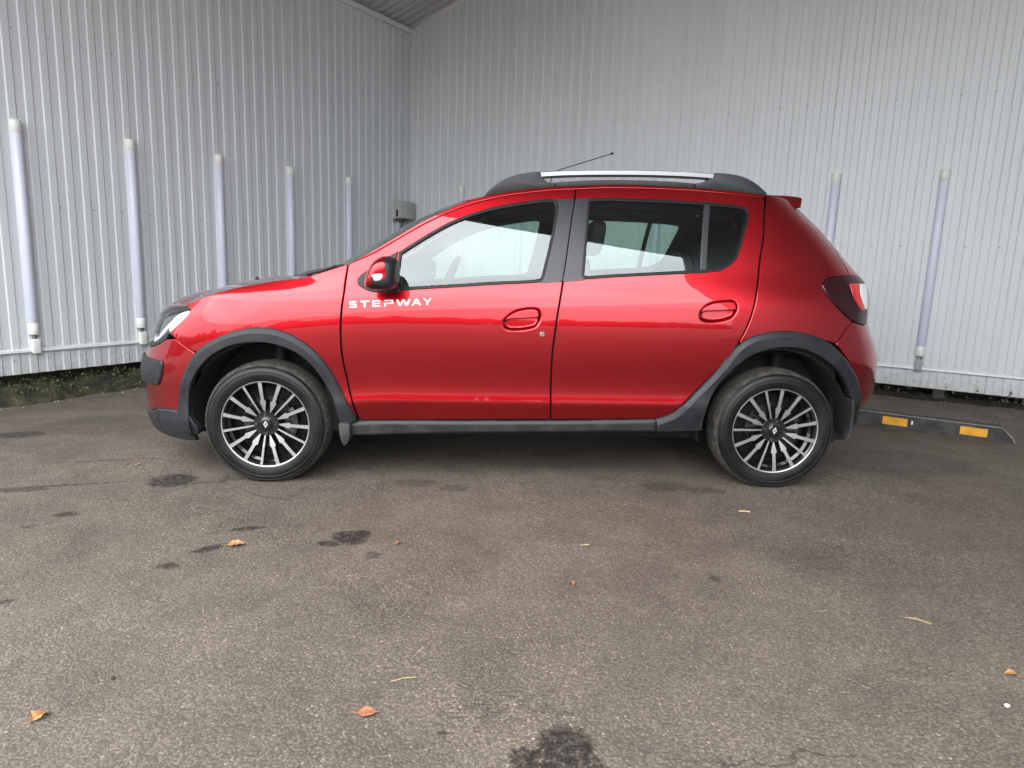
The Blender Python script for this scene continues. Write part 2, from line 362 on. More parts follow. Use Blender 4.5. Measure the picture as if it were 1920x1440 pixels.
# ------------------------------------------------------------------ the shed walls
KX, KY = -1.4024, 9.0918
AL = .5437
KZ = .168
WL = 6.85          # depth of the bay
WR = 9.4           # width of the bay
EAVE, PITCH = 3.99, .267
RP = .0600         # half a rib
def topz(s): return EAVE+PITCH*s
def rib_profile(s0, s1, phase, depth=.009, w=.0095):
    """(s, h) corners of the trapezoid ribs between s0 and s1; raised flats are .12k+phase .. +.064"""
    pts = []
    k0 = math.floor((s0-phase)/.12)-1; k1 = math.ceil((s1-phase)/.12)+1
    for k in range(k0, k1+1):
        a = k*.12+phase
        pts += [(a, 0), (a+w, depth), (a+.056, depth), (a+.056+w, 0)]
    out = []
    def hat(s):
        t = (s-phase) % .12
        return depth*t/w if t < w else depth if t < .056 else depth*(1-(t-.056)/w) if t < .056+w else 0
    out = [(s0, hat(s0))]+[(s, h) for s, h in pts if s0+1e-4 < s < s1-1e-4]+[(s1, hat(s1))]
    return out
def sheet(name, root, s0, s1, z0, z1, sgn, phase, off=0, matl='sheet', slope_fn=None, lap=.0, dp=.009):
    pr = rib_profile(s0, s1, phase, dp); v = []; f = []
    th = .0012
    for s, h in pr:
        zt = slope_fn(s) if slope_fn else z1
        nzs = 1
        for z in (z0, zt):
            v += [(s, sgn*(off+h), z), (s, sgn*(off+h-th), z)]
    for i in range(len(pr)-1):
        a, b_ = i*4, (i+1)*4
        f += [(a, b_, b_+2, a+2), (a+1, a+3, b_+3, b_+1), (a, a+1, b_+1, b_), (a+2, b_+2, b_+3, a+3)]
    e = (len(pr)-1)*4
    f += [(0, 2, 3, 1), (e, e+1, e+3, e+2)]
    o = mesh(name, v, f, MT[matl], root)
    return o
def screws(root, rows, s0, s1, sgn, off, phase, step=.24):
    mb = MB(); N = 6
    for z, ph in rows:
        s = s0+ph
        while s < s1-.05:
            c = (s+rng.uniform(-.006, .006), z+rng.uniform(-.005, .005)); r = .0075
            v = [(c[0]+r*math.cos(2*math.pi*k/N), sgn*(off), c[1]+r*math.sin(2*math.pi*k/N)) for k in range(N)]
            v += [(c[0]+.7*r*math.cos(2*math.pi*k/N), sgn*(off+.005), c[1]+.7*r*math.sin(2*math.pi*k/N)) for k in range(N)]
            f = [(k, (k+1) % N, N+(k+1) % N, N+k) for k in range(N)]+[tuple(range(N, 2*N))]
            mb.add(v, f); s += step
    o = mb.obj('screws', MT['screw'], root); o['kind'] = 'stuff'
    return o
def wall(kind_label, ox, oy, rz, sgn, length, phase, trim_z, tops=None, top=EAVE, dp=.0075):
    root = empty('corrugated_wall', (ox, oy, 0), rz); tag(root, kind_label, 'wall')
    s = .02
    while s < length-.01:
        e = min(s+1.2, length)
        if tops is None: sheet('panel', root, s, e, trim_z-.004, top-.01, sgn, phase, .0 + (.0016 if int(s/1.2) % 2 else 0), dp=dp)
        else: sheet('panel', root, s, e, trim_z-.004, 0, sgn, phase, (.0016 if int(s/1.2) % 2 else 0), slope_fn=lambda q: topz(q)-.012, dp=dp)
        sheet('skirt_panel', root, s, e, KZ, trim_z-.008, sgn, phase+.004, -.006+(.0016 if int(s/1.2) % 2 else 0), dp=dp)
        s = e
    mb = MB()   # drip flashing
    mb.add([(0.02, sgn*-.002, trim_z+.016), (length, sgn*-.002, trim_z+.016), (0.02, sgn*.024, trim_z+.006), (length, sgn*.024, trim_z+.006),
            (0.02, sgn*.027, trim_z-.013), (length, sgn*.027, trim_z-.013), (0.02, sgn*-.004, trim_z-.014), (length, sgn*-.004, trim_z-.014)],
           [(0, 1, 3, 2), (2, 3, 5, 4), (4, 5, 7, 6), (0, 2, 4, 6), (1, 7, 5, 3)])
    mb.obj('drip_flashing', MT['trim'], root)
    mb = MB(); mb.box(-.3, length, *sorted((sgn*-.30, sgn*-.34)), -.25, top-.14); mb.obj('sky_blocker', MT['concrete'], root)  # unseen board added behind the wall to keep sky light out of the gap
    return root
dLx, dLy = math.sin(AL), math.cos(AL)      # from the camera side toward the corner
dRx, dRy = math.cos(AL), -math.sin(AL)
rzL = math.atan2(-dLy, -dLx)               # local x runs from the corner toward the open side
rzB = math.atan2(dRy, dRx)
left = wall('white corrugated steel wall on the left carrying the row of tall tube lights', KX, KY, rzL, 1, WL, .051, .351)
back = wall('white corrugated steel back wall behind the red car', KX, KY, rzB, -1, WR, .048, .343, tops=True, dp=.006)
RXc, RYc = KX+WR*dRx, KY+WR*dRy
right = wall('white corrugated steel wall closing the right side of the bay', RXc, RYc, rzL, -1, WL, .051, .343, top=topz(WR))
screws(left, [(.277, .103), (1.453, .167), (2.70, .167), (3.86, .167)], 0, WL, 1, .008, 0)
screws(back, [(.224, .126), (1.41, .126), (2.664, .18), (3.872, .16)], 0, WR, -1, .008, 0)
# corner cover strip, eave flashing
mb = MB(); mb.box(-.0, .022, .0, .014, KZ, EAVE-.02); mb.box(-.0, .002, .0, .045, KZ, EAVE-.02); mb.obj('corner_strip', MT['trim'], left)
mb = MB(); mb.box(.02, WL, .012, .030, EAVE-.085, EAVE-.035); mb.obj('eave_flashing', MT['trim'], left)

# roof: two slopes of corrugated sheet, ribs running down the slope
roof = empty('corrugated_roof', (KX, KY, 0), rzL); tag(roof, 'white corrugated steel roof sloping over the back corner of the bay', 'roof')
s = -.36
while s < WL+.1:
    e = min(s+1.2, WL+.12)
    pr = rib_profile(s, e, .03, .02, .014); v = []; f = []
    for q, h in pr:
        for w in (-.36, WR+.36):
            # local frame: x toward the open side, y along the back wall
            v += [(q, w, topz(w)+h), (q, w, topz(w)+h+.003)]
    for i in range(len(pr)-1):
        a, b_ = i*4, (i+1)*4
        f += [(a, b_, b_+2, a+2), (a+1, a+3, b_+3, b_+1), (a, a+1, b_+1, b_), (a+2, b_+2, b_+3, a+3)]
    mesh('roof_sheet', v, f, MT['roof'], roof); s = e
# fascia on the open side
mb = MB()
for a, b_ in ((-.36, WR+.36),):
    v = []
    for w in (a, b_):
        for zz in (-.22, .06):
            for x in (WL+.12, WL+.16): v.append((x, w, topz(w)+zz))
    mb.add(v, [(0, 1, 3, 2), (4, 6, 7, 5), (0, 4, 5, 1), (2, 3, 7, 6), (0, 2, 6, 4), (1, 5, 7, 3)])
mb.obj('fascia', MT['trim'], roof)

# ------------------------------------------------------------------ earth, moss and weeds at the wall feet
MT['moss'] = noise_col(mat('mossy_rubble', (.05, .055, .02), .95), (.012, .011, .009), (.055, .052, .024), 11, 8, .35, .68, bump=.8, bscale=45, bdist=.02)
MT['soil'] = noise_col(mat('dark_soil', (.02, .018, .014), .98), (.007, .006, .005), (.022, .019, .015), 9, 8, .35, .7, bump=.8, bscale=50, bdist=.02)
MT['stone'] = noise_col(mat('pale_chip', (.25, .24, .22), .9), (.14, .135, .12), (.36, .34, .31), 20)
MT['weed'] = noise_col(mat('weed_leaf', (.04, .05, .015), .7), (.026, .034, .010), (.11, .12, .042), 25)
def strip(name, ox, oy, rz, sgn, length, prof, m, label, amp, cells=220, nseed=0, s0=0):
    """ground strip along a wall: prof = [(distance inward, height)]"""
    c_, s_ = math.cos(rz), math.sin(rz); v = []; f = []
    P = []
    for (a, b_) in zip(prof[:-1], prof[1:]):
        for k in range(4): P.append((a[0]+(b_[0]-a[0])*k/4, a[1]+(b_[1]-a[1])*k/4))
    P.append(prof[-1])
    for i in range(cells+1):
        s = s0+(length-s0)*i/cells
        for j, (d, hh) in enumerate(P):
            w = mnoise.fractal(Vector((s*5+nseed, d*9, 3.3)), 1.0, 2.0, 4)*amp
            w2 = mnoise.noise(Vector((s*2.1+nseed, 7.7, 1)))*.05
            edge = 1 if j > len(P)-3 else .0
            dd = d+edge*(w2+w*.9)
            x = ox+s*c_-sgn*dd*s_; y = oy+s*s_+sgn*dd*c_
            hz = hh+(w*1.0 if 0 < j < len(P)-1 else 0)
            v.append((x, y, gz(x, y)+max(hz, -.02) if hh > 0.001 or j < len(P)-1 else gz(x, y)-.012))
    L = len(P)
    for i in range(cells):
        for j in range(L-1): f.append((i*L+j, (i+1)*L+j, (i+1)*L+j+1, i*L+j+1))
    o = mesh(name, v, f, m, smooth=True); tag(o, label, 'verge', kind='stuff'); return o
strip('mossy_verge', KX, KY, rzL, 1, WL+1.5, [(-.6, .30), (-.16, .14), (-.05, .10), (.03, .105), (.09, .07), (.15, .03), (.19, -.01)], MT['moss'], 'strip of moss and rubble along the foot of the left wall', .055)
strip('earth_bank', KX, KY, rzB, -1, WR, [(-.5, .08), (-.3, .02), (-.16, .015), (-.05, .02), (.05, .012), (.12, -.01)], MT['soil'], 'dark soil bank under the back wall', .025, nseed=30)
strip('earth_bank', RXc, RYc, rzL, -1, WL, [(-.5, .08), (-.3, .02), (-.16, .015), (-.05, .02), (.05, .012), (.12, -.01)], MT['soil'], 'dark soil bank under the right wall', .025, nseed=60)
# grass and leaf bits on the moss, stone chips along the asphalt edge (too many to count)
def scatter(name, label, cat, n_, m, place, size, flat=.3, leafy=False):
    mb = MB()
    for _ in range(n_):
        p, sc = place(); p = Vector(p); r = size*sc
        if leafy:
            d = Vector((rng.uniform(-1, 1), rng.uniform(-1, 1), rng.uniform(.2, 1.1))).normalized()
            sd_ = d.cross(Vector((rng.uniform(-1, 1), rng.uniform(-1, 1), .3))).normalized()
            q = [p, p+d*r*.5+sd_*r*.28, p+d*r, p+d*r*.5-sd_*r*.28]
            mb.add(q, [(0, 1, 2), (0, 2, 3)])
        else:
            a0 = rng.uniform(0, 6); K_ = 5
            v = [p+Vector((r*rng.uniform(.6, 1)*math.cos(a0+k*1.257), r*rng.uniform(.6, 1)*math.sin(a0+k*1.257), 0)) for k in range(K_)]
            v.append(p+Vector((0, 0, r*rng.uniform(.3, .7))))
            mb.add(v, [(k, (k+1) % K_, K_) for k in range(K_)])
    o = mesh(name, mb.v, mb.f, m); tag(o, label, cat, kind='stuff'); return o
def pl_left(lo, hi, z0, z1, smax=WL):
    def g():
        s = rng.uniform(.2, smax); d = rng.uniform(lo, hi)
        x = KX+s*math.cos(rzL)-d*math.sin(rzL); y = KY+s*math.sin(rzL)+d*math.cos(rzL)
        h_ = max(0, (.17-d)/.17)*.13
        return (x, y, gz(x, y)+h_+rng.uniform(z0, z1)), rng.uniform(.4, 1.3)
    return g
def pl_back(lo, hi, z0, z1, s0=3, s1=WR):
    def g():
        s = rng.uniform(s0, s1); d = rng.uniform(lo, hi)
        x = KX+s*dRx-d*dLx; y = KY+s*dRy-d*dLy
        return (x, y, gz(x, y)+rng.uniform(z0, z1)), rng.uniform(.4, 1.3)
    return g
scatter('moss_tufts', 'short grass and moss tufts along the foot of the left wall', 'grass', 2600, MT['weed'], pl_left(-.03, .16, -.01, .015), .030, leafy=True)
scatter('stone_chips', 'pale stone chips along the asphalt edge below the left wall', 'stone chips', 260, MT['stone'], pl_left(.10, .30, -.002, .004), .012)
scatter('weeds', 'dark leafy weeds growing under the back wall at right', 'weeds', 1100, MT['weed'], pl_back(-.45, .08, .0, .11, 5.2, WR), .035, leafy=True)
scatter('stone_chips', 'pale stone chips on the asphalt below the back wall', 'stone chips', 90, MT['stone'], pl_back(-.1, .3, .0, .004, 3, 7.5), .010)
mb = MB(); mb.box(-.045, .045, -.04, .04, -.03, .11)
o = mb.obj('foundation_block', MT['concrete'], None, bev=.004); o.location = (3.83, 5.99, gz(3.8, 5.9)); o.rotation_euler = (0, 0, rzB)
tag(o, 'small grey concrete block in the dark gap under the back wall', 'block')

# ------------------------------------------------------------------ tube lights
def tube_light(root_wall_rz, ox, oy, s, sgn, zb, zt, rounded, label, grp):
    c_, s_ = math.cos(root_wall_rz), math.sin(root_wall_rz)
    t = empty('tube_light', (ox+s*c_-sgn*.010*s_, oy+s*s_+sgn*.010*c_, zb), root_wall_rz)
    tag(t, label, 'tube light', grp)
    def dshape(r, z0, z1, name, m, bulge=1.0):
        prof = [(r*math.cos(a), r*.25+r*bulge*math.sin(a)) for a in [math.pi*k/14 for k in range(15)]]
        prof = [(r, 0)]+prof+[(-r, 0)]; n_ = len(prof)
        v = [(x, sgn*y, z) for z in (z0, z0+.003, z1-.003, z1) for (x, y) in [(q[0]*(1 if z in (z0+.003, z1-.003) else .94), q[1]*(1 if z in (z0+.003, z1-.003) else .95)) for q in prof]]
        f = [(j*n_+i, j*n_+(i+1) % n_, (j+1)*n_+(i+1) % n_, (j+1)*n_+i) for j in range(3) for i in range(n_)]
        f += [tuple(range(n_))[::-1], tuple(3*n_+k for k in range(n_))]
        o = mesh(name, v, f, m, t); bm = bmesh.new(); bm.from_mesh(o.data); bmesh.ops.recalc_face_normals(bm, faces=bm.faces); bm.to_mesh(o.data); bm.free()
        o.data.polygons.foreach_set('use_smooth', [True]*len(o.data.polygons)); o.data.set_sharp_from_angle(angle=R(40))
        return o
    L = zt-zb
    dshape(.0365, .085, L-.085, 'diffuser', MT['tube'])
    dshape(.0385, 0, .087, 'end_cap', MT['cap']); dshape(.0385, L-.087, L, 'end_cap', MT['cap'])
    mb = MB()
    if rounded:
        pts = [(.030*math.cos(a)*(1 if abs(math.cos(a)) < 2 else 1), .055*math.sin(a)) for a in [2*math.pi*k/20 for k in range(20)]]
        pts = [(math.copysign(min(abs(x), .028), x), z) for x, z in [(x*1.25, z) for x, z in pts]]
        n_ = len(pts); v = [(x, sgn*y, z-.085) for y in (0, .03) for x, z in pts]
        mb.add(v, [(i, (i+1) % n_, n_+(i+1) % n_, n_+i) for i in range(n_)]+[tuple(range(n_))[::-1], tuple(n_+k for k in range(n_))])
        mb.obj('junction_box', MT['box_grey'], t, bev=.002)
    else:
        y0, y1 = sorted((sgn*.0, sgn*.045))
        mb.box(-.026, .026, y0, y1, -.145, -.035); mb.obj('junction_box', MT['cap'], t, bev=.003)
    mb = MB()
    for dx in (-.012, .006, .014): mb.tube([(dx, sgn*.02, .002), (dx+rng.uniform(-.01, .01), sgn*.027, -.02), (dx*.5, sgn*.02, -.037)], .0035, 6)
    mb.each('cable', MT['cable'], t, smooth=True)
    mb = MB()
    for z in (L*.22+.1, L*.66): mb.box(-.0395, -.0325, *sorted((sgn*.012, sgn*.022)), z, z+.016)
    mb.each('clip', MT['screw'], t)
    return t
ordL = ['nearest the left edge of the photo', 'second from the left edge', 'middle one of the row of five', 'fourth from the left edge', 'closest to the grey control box']
for i, s in enumerate((4.518, 3.672, 2.832, 1.985, 1.131)):
    tube_light(rzL, KX, KY, s, 1, .472, 2.056, False, 'tall frosted tube light on the left wall, '+ordL[i], 'tube lights on the left wall')
ordR = [(5.90, 'tall frosted tube light on the back wall, fully visible right of the car'), (5.05, 'tall frosted tube light on the back wall just behind the sloping tail of the car'),
        (.822, 'frosted tube light on the back wall whose white top shows above the windscreen')]
for s, lb in ordR: tube_light(rzB, KX, KY, s, -1, .452, 2.056, True, lb, 'tube lights on the back wall')
for s, lb in ((4.2, 'frosted tube light on the back wall hidden behind the rear of the car roof'), (3.36, 'frosted tube light on the back wall hidden behind the rear door'), (2.52, 'frosted tube light on the back wall behind the middle of the roof'), (1.67, 'frosted tube light on the back wall behind the front door window')):
    tube_light(rzB, KX, KY, s, -1, .452, 2.01, True, lb, 'tube lights on the back wall')

# control box near the corner
cbx = empty('control_box', (KX, KY, 0), rzL); tag(cbx, 'beige electrical control box with cable loop high in the corner of the left wall', 'electrical box')
mb = MB(); mb.box(.07, .345, .012, .125, 1.655, 1.865); mb.obj('housing', MT['box_beige'], cbx, bev=.006)
mb = MB(); mb.box(.06, .36, .010, .016, 1.60, 1.645); mb.box(.06, .36, .010, .06, 1.645, 1.652); mb.each('mounting_plate', MT['box_grey'], cbx)
mb = MB(); mb.box(.3455, .352, .055, .085, 1.67, 1.76); mb.obj('switch', MT['gloss_black'], cbx, bev=.002)
mb = MB(); mb.tube([(.33, .04, 1.66), (.33, .05, 1.62), (.28, .07, 1.605), (.22, .07, 1.62), (.20, .07, 1.655)], .007, 8)
mb.tube([(.24, .06, 1.60)]+[(.23+.035*math.sin(a), .06, 1.57-.045*(1-math.cos(a))/1.2) for a in [.4*k for k in range(1, 12)]], .006, 8)
mb.each('cable', MT['cable'], cbx, smooth=True)
mb = MB(); mb.box(.10, .20, .010, .05, 1.36, 1.598); mb.obj('cable_duct', MT['box_grey'], cbx, bev=.003)
mb = MB(); mb.box(.265, .285, .010, .028, .36, 1.62); mb.box(.225, .24, .010, .022, .36, 1.62); mb.each('conduit', MT['cap'], cbx)

# ------------------------------------------------------------------ parking stop
PSX, PSY = 3.366, 4.381
ps = empty('parking_stop', (PSX, PSY, gz(PSX-.6, PSY)-.004), rzB); tag(ps, 'black rubber parking stop with yellow reflective patches on the asphalt behind the car', 'parking stop')
Ls = 1.42
def stop_mesh():
    prof = [(0, 0), (.012, .075), (.020, .100), (.035, .112), (.115, .112), (.130, .100), (.138, .075), (.150, 0)]
    st = [(-Ls, 0), (-Ls+.03, .45), (-Ls+.085, 1), (-.085, 1), (-.03, .45), (0, 0)]
    xs_ = [-Ls, -Ls+.02, -Ls+.085]+[-Ls+.085+(Ls-.17)*k/20 for k in range(1, 20)]+[-.085, -.02, 0]
    v = []; f = []
    for x in xs_:
        k = min((x+Ls)/.085, -x/.085, 1); k = max(k, .14)
        for (y, z) in prof: v.append((x, y+(0 if z < .05 else 0), min(z, .112*k)+(rng.uniform(-.001, .001) if z > .09 else 0)))
    n_ = len(prof)
    for i in range(len(xs_)-1):
        for j in range(n_-1): f.append((i*n_+j, i*n_+j+1, (i+1)*n_+j+1, (i+1)*n_+j))
    f += [tuple(range(n_)), tuple((len(xs_)-1)*n_+k for k in range(n_))[::-1]]
    return v, f
v, f = stop_mesh(); o = mesh('body', v, f, MT['stop_rubber'], ps); bm = bmesh.new(); bm.from_mesh(o.data); bmesh.ops.recalc_face_normals(bm, faces=bm.faces); bm.to_mesh(o.data); bm.free()
mb = MB(); mb.tube([(-Ls+.085, .024, .1085)]+[(-Ls+.085+(Ls-.17)*k/12, .024+rng.uniform(-.001, .001), .1085) for k in range(1, 12)]+[(-.085, .024, .1085), (-.02, .010, .05), (-.004, .004, .015)], .0042, 6); mb.obj('worn_edge', MT['stop_edge'], ps, smooth=True)
for a in (-.318, -.79, -1.262):
    mb = MB(); sl_ = .012/.075
    mb.add([(a, -.0015+sl_*.034, .034), (a+.156, -.0015+sl_*.034, .034), (a+.156, -.0015+sl_*.088, .088), (a, -.0015+sl_*.088, .088),
            (a, .006+sl_*.034, .034), (a+.156, .006+sl_*.034, .034), (a+.156, .006+sl_*.088, .088), (a, .006+sl_*.088, .088)],
           [(0, 1, 2, 3), (0, 4, 5, 1), (1, 5, 6, 2), (2, 6, 7, 3), (3, 7, 4, 0)])
    mb.obj('reflector', MT['yellow'], ps)
mb = MB(); mb.box(-.61, -.60, .002, .008, .055, .08); mb.obj('paint_fleck', MT['cap'], ps)

# ------------------------------------------------------------------ wood and street beyond the open side (seen mirrored in paint and glass)
MT['wood'] = noise_col(mat('far_wood_foliage', (.035, .045, .02), .9), (.018, .024, .012), (.06, .068, .03), 1.2, 6)
mb = MB()
for k in range(340):
    a = R(rng.uniform(-108, 108)); d = rng.uniform(58, 80); x, y = d*math.sin(a), -d*math.cos(a)
    hgt = rng.uniform(3.6, 6.0)+1.6*mnoise.noise(Vector((a*6, 0, 0)))
    if rng.random() < .12: hgt += 1.8
    w = rng.uniform(1.6, 3.2); n_ = 7
    for j in range(4):
        cx, cy, cz = x+rng.uniform(-w, w)*.6, y+rng.uniform(-w, w)*.6, hgt*rng.uniform(.35, .78); r_ = w*rng.uniform(.55, .9)
        v = []; f = []
        for i in range(4):
            for q in range(n_):
                th_ = math.pi*(i+.35)/4.2; rr = r_*math.sin(th_)*rng.uniform(.8, 1.15)
                v.append((cx+rr*math.cos(6.283*q/n_), cy+rr*math.sin(6.283*q/n_), cz+r_*1.15*math.cos(th_)))
        for i in range(3):
            for q in range(n_): f.append((i*n_+q, i*n_+(q+1) % n_, (i+1)*n_+(q+1) % n_, (i+1)*n_+q))
        f.append(tuple(range(n_))); mb.add(v, f)
    mb.tube([(x, y, slope(x)-.3), (x, y, hgt*.6)], .18, 5)
o = mesh('distant_wood', mb.v, mb.f, MT['wood'], smooth=True); tag(o, 'distant belt of dark trees beyond the open side of the bay', 'wood', kind='stuff')

# ------------------------------------------------------------------ the car
th_, ph_ = .027, .0158
ev = Vector((math.cos(th_)*math.cos(ph_), math.sin(th_)*math.cos(ph_), math.sin(ph_)))
nv = Vector((-math.sin(th_), math.cos(th_), 0)); uv = ev.cross(nv)
car = empty('parked_car'); CM = Matrix.Identity(4)
for i in range(3):
    CM[i][0] = ev[i]; CM[i][1] = nv[i]; CM[i][2] = uv[i]
CM[0][3], CM[1][3], CM[2][3] = -1.228, 3.294, 0.0
car.matrix_world = CM
tag(car, 'red metallic five door hatchback with black wheel arch cladding and roof rails', 'car')
WB = 2.589
# ---- car body side surface: q runs along the car, z is height ----
HZ=np.array([(.10,.772),(.20,.792),(.28,.808),(.34,.822),(.38,.8325),(.405,.8395),(.43,.8452),(.447,.8444),(.467,.8421),(.50,.8409),(.54,.8430),(.59,.8485),(.65,.8560),(.72,.8620),(.78,.8645),(.83,.8640),(.88,.8600),(.92,.8550),(.96,.8465),(1.0,.8350),(1.05,.8180),(1.10,.7990),(1.18,.7680),(1.27,.7310),(1.35,.6960),(1.43,.6580),(1.50,.6180),(1.56,.570)])
def nspline(X,Y):
    n=len(X);h=np.diff(X);A=np.zeros((n,n));b=np.zeros(n);A[0,0]=A[-1,-1]=1
    for i in range(1,n-1):
        A[i,i-1]=h[i-1];A[i,i]=2*(h[i-1]+h[i]);A[i,i+1]=h[i];b[i]=6*((Y[i+1]-Y[i])/h[i]-(Y[i]-Y[i-1])/h[i-1])
    M=np.linalg.solve(A,b)
    def f(x):
        x=np.clip(x,X[0],X[-1]);i=np.clip(np.searchsorted(X,x)-1,0,n-2);d=X[i+1]-X[i];a=(X[i+1]-x)/d;c=(x-X[i])/d
        return a*Y[i]+c*Y[i+1]+((a**3-a)*M[i]+(c**3-c)*M[i+1])*d*d/6
    return f
Hs=nspline(HZ[:,0],HZ[:,1])
ss=lambda x,a,b:(lambda t:t*t*(3-2*t))(np.clip((x-a)/(b-a),0,1))
XF0,XR0=.10,2.30; NF,NR=2.75,3.2; YC=.845
FT=np.array([(.1+.02*i,v) for i,v in enumerate([-0.7, -0.7292, -0.757, -0.7814, -0.8009, -0.815, -0.825, -0.8325, -0.838, -0.8418, -0.844, -0.8454, -0.8465, -0.8473, -0.8478, -0.848, -0.8481, -0.8485, -0.8492, -0.8501, -0.8503, -0.849, -0.846, -0.8414, -0.8356, -0.8285, -0.8196, -0.8092, -0.7985, -0.7889, -0.7811, -0.7742, -0.7672, -0.759, -0.7494, -0.7385, -0.726, -0.7117, -0.6951, -0.6764, -0.6568, -0.6382, -0.6226, -0.6102, -0.6001, -0.5909, -0.582, -0.5731, -0.5642, -0.5553, -0.5464, -0.5376, -0.5287, -0.5201, -0.5125, -0.5069, -0.5036, -0.5023, -0.502, -0.502, -0.502, -0.502, -0.502, -0.502, -0.502, -0.502, -0.502, -0.502, -0.502, -0.502, -0.502, -0.502, -0.502, -0.502])])
RT=np.array([(.1+.02*i,v) for i,v in enumerate([3.05, 3.08, 3.11, 3.1397, 3.1685, 3.1956, 3.2205, 3.2435, 3.2645, 3.2813, 3.2902, 3.2899, 3.2846, 3.282, 3.2878, 3.3014, 3.317, 3.3289, 3.3357, 3.3393, 3.3413, 3.3423, 3.3423, 3.3415, 3.3404, 3.339, 3.337, 3.3338, 3.3287, 3.3217, 3.3133, 3.3042, 3.2945, 3.2839, 3.2726, 3.2616, 3.2528, 3.2472, 3.2449, 3.2449, 3.2459, 3.2472, 3.2487, 3.2501, 3.2512, 3.2514, 3.2496, 3.2436, 3.2316, 3.2139, 3.1928, 3.1715, 3.1514, 3.1323, 3.1135, 3.0947, 3.0758, 3.0569, 3.0381, 3.0192, 3.0, 2.98, 2.9587, 2.9359, 2.9122, 2.8886, 2.866, 2.8438, 2.8203, 2.7952, 2.769, 2.7423, 2.7157, 2.689])])
xfr=lambda z:np.interp(z,FT[:,0],FT[:,1]); xrr=lambda z:np.interp(z,RT[:,0],RT[:,1])
def half(q,z):
    """x and half width for q in [-1,0] front corner, [0,1] side, [1,2] rear corner"""
    q=np.asarray(q,float);z=np.asarray(z,float)
    a=np.clip(-q,0,1)*np.pi/2; u=np.sin(a)**(2/NF); cf=np.maximum(np.cos(a),0)**(2/NF)
    b=np.clip(q-1,0,1)*np.pi/2; v=np.sin(b)**(2/NR); cr=np.maximum(np.cos(b),0)**(2/NR)
    m=np.clip(q,0,1)
    x=XF0+(XR0-XF0)*m+u*(xfr(z)-XF0)+v*(xrr(z)-XR0)
    sh=.16*ss(-x,-.75,.85)**1.2
    w=ss(z,.92,1.1)
    H=Hs(z+sh)*(1-.012*((np.clip(x,-.2,2.8)-1.3)/1.3)**2)*(1-.055*w*(np.clip(1.15-x,0,2))**2)*(1-.02*w*np.clip(x-1.6,0,2)**2)
    return x,H*cf*cr
def S0(q,z):
    x,H=half(q,z); return np.stack([x,YC-H,np.asarray(z,float)+0*x],-1)
def Nrm(q,z,e=1e-3):
    q=np.asarray(q,float);z=np.asarray(z,float)
    a=S0(q+e,z)-S0(q-e,z);b=S0(q,z+e)-S0(q,z-e)
    n=np.cross(a,b); L=np.linalg.norm(n,axis=-1,keepdims=True); n=n/np.maximum(L,1e-12)
    return n

_tq=np.linspace(0,1,400)
def _arc(sgn):
    q=-_tq if sgn<0 else 1+_tq
    x,H=half(q,.6+0*q); d=np.hypot(np.diff(x),np.diff(H)); return np.concatenate([[0],np.cumsum(d)])
AF,AR=_arc(-1),_arc(1); A0,A1=XF0-AF[-1],XR0+AR[-1]
def q2a(q):
    q=np.asarray(q,float)
    return np.where(q<0,XF0-np.interp(-q,_tq,AF),np.where(q>1,XR0+np.interp(q-1,_tq,AR),XF0+(XR0-XF0)*q))
def a2q(a):
    a=np.asarray(a,float)
    return np.where(a<XF0,-np.interp(XF0-a,AF,_tq),np.where(a>XR0,1+np.interp(a-XR0,AR,_tq),(a-XF0)/(XR0-XF0)))

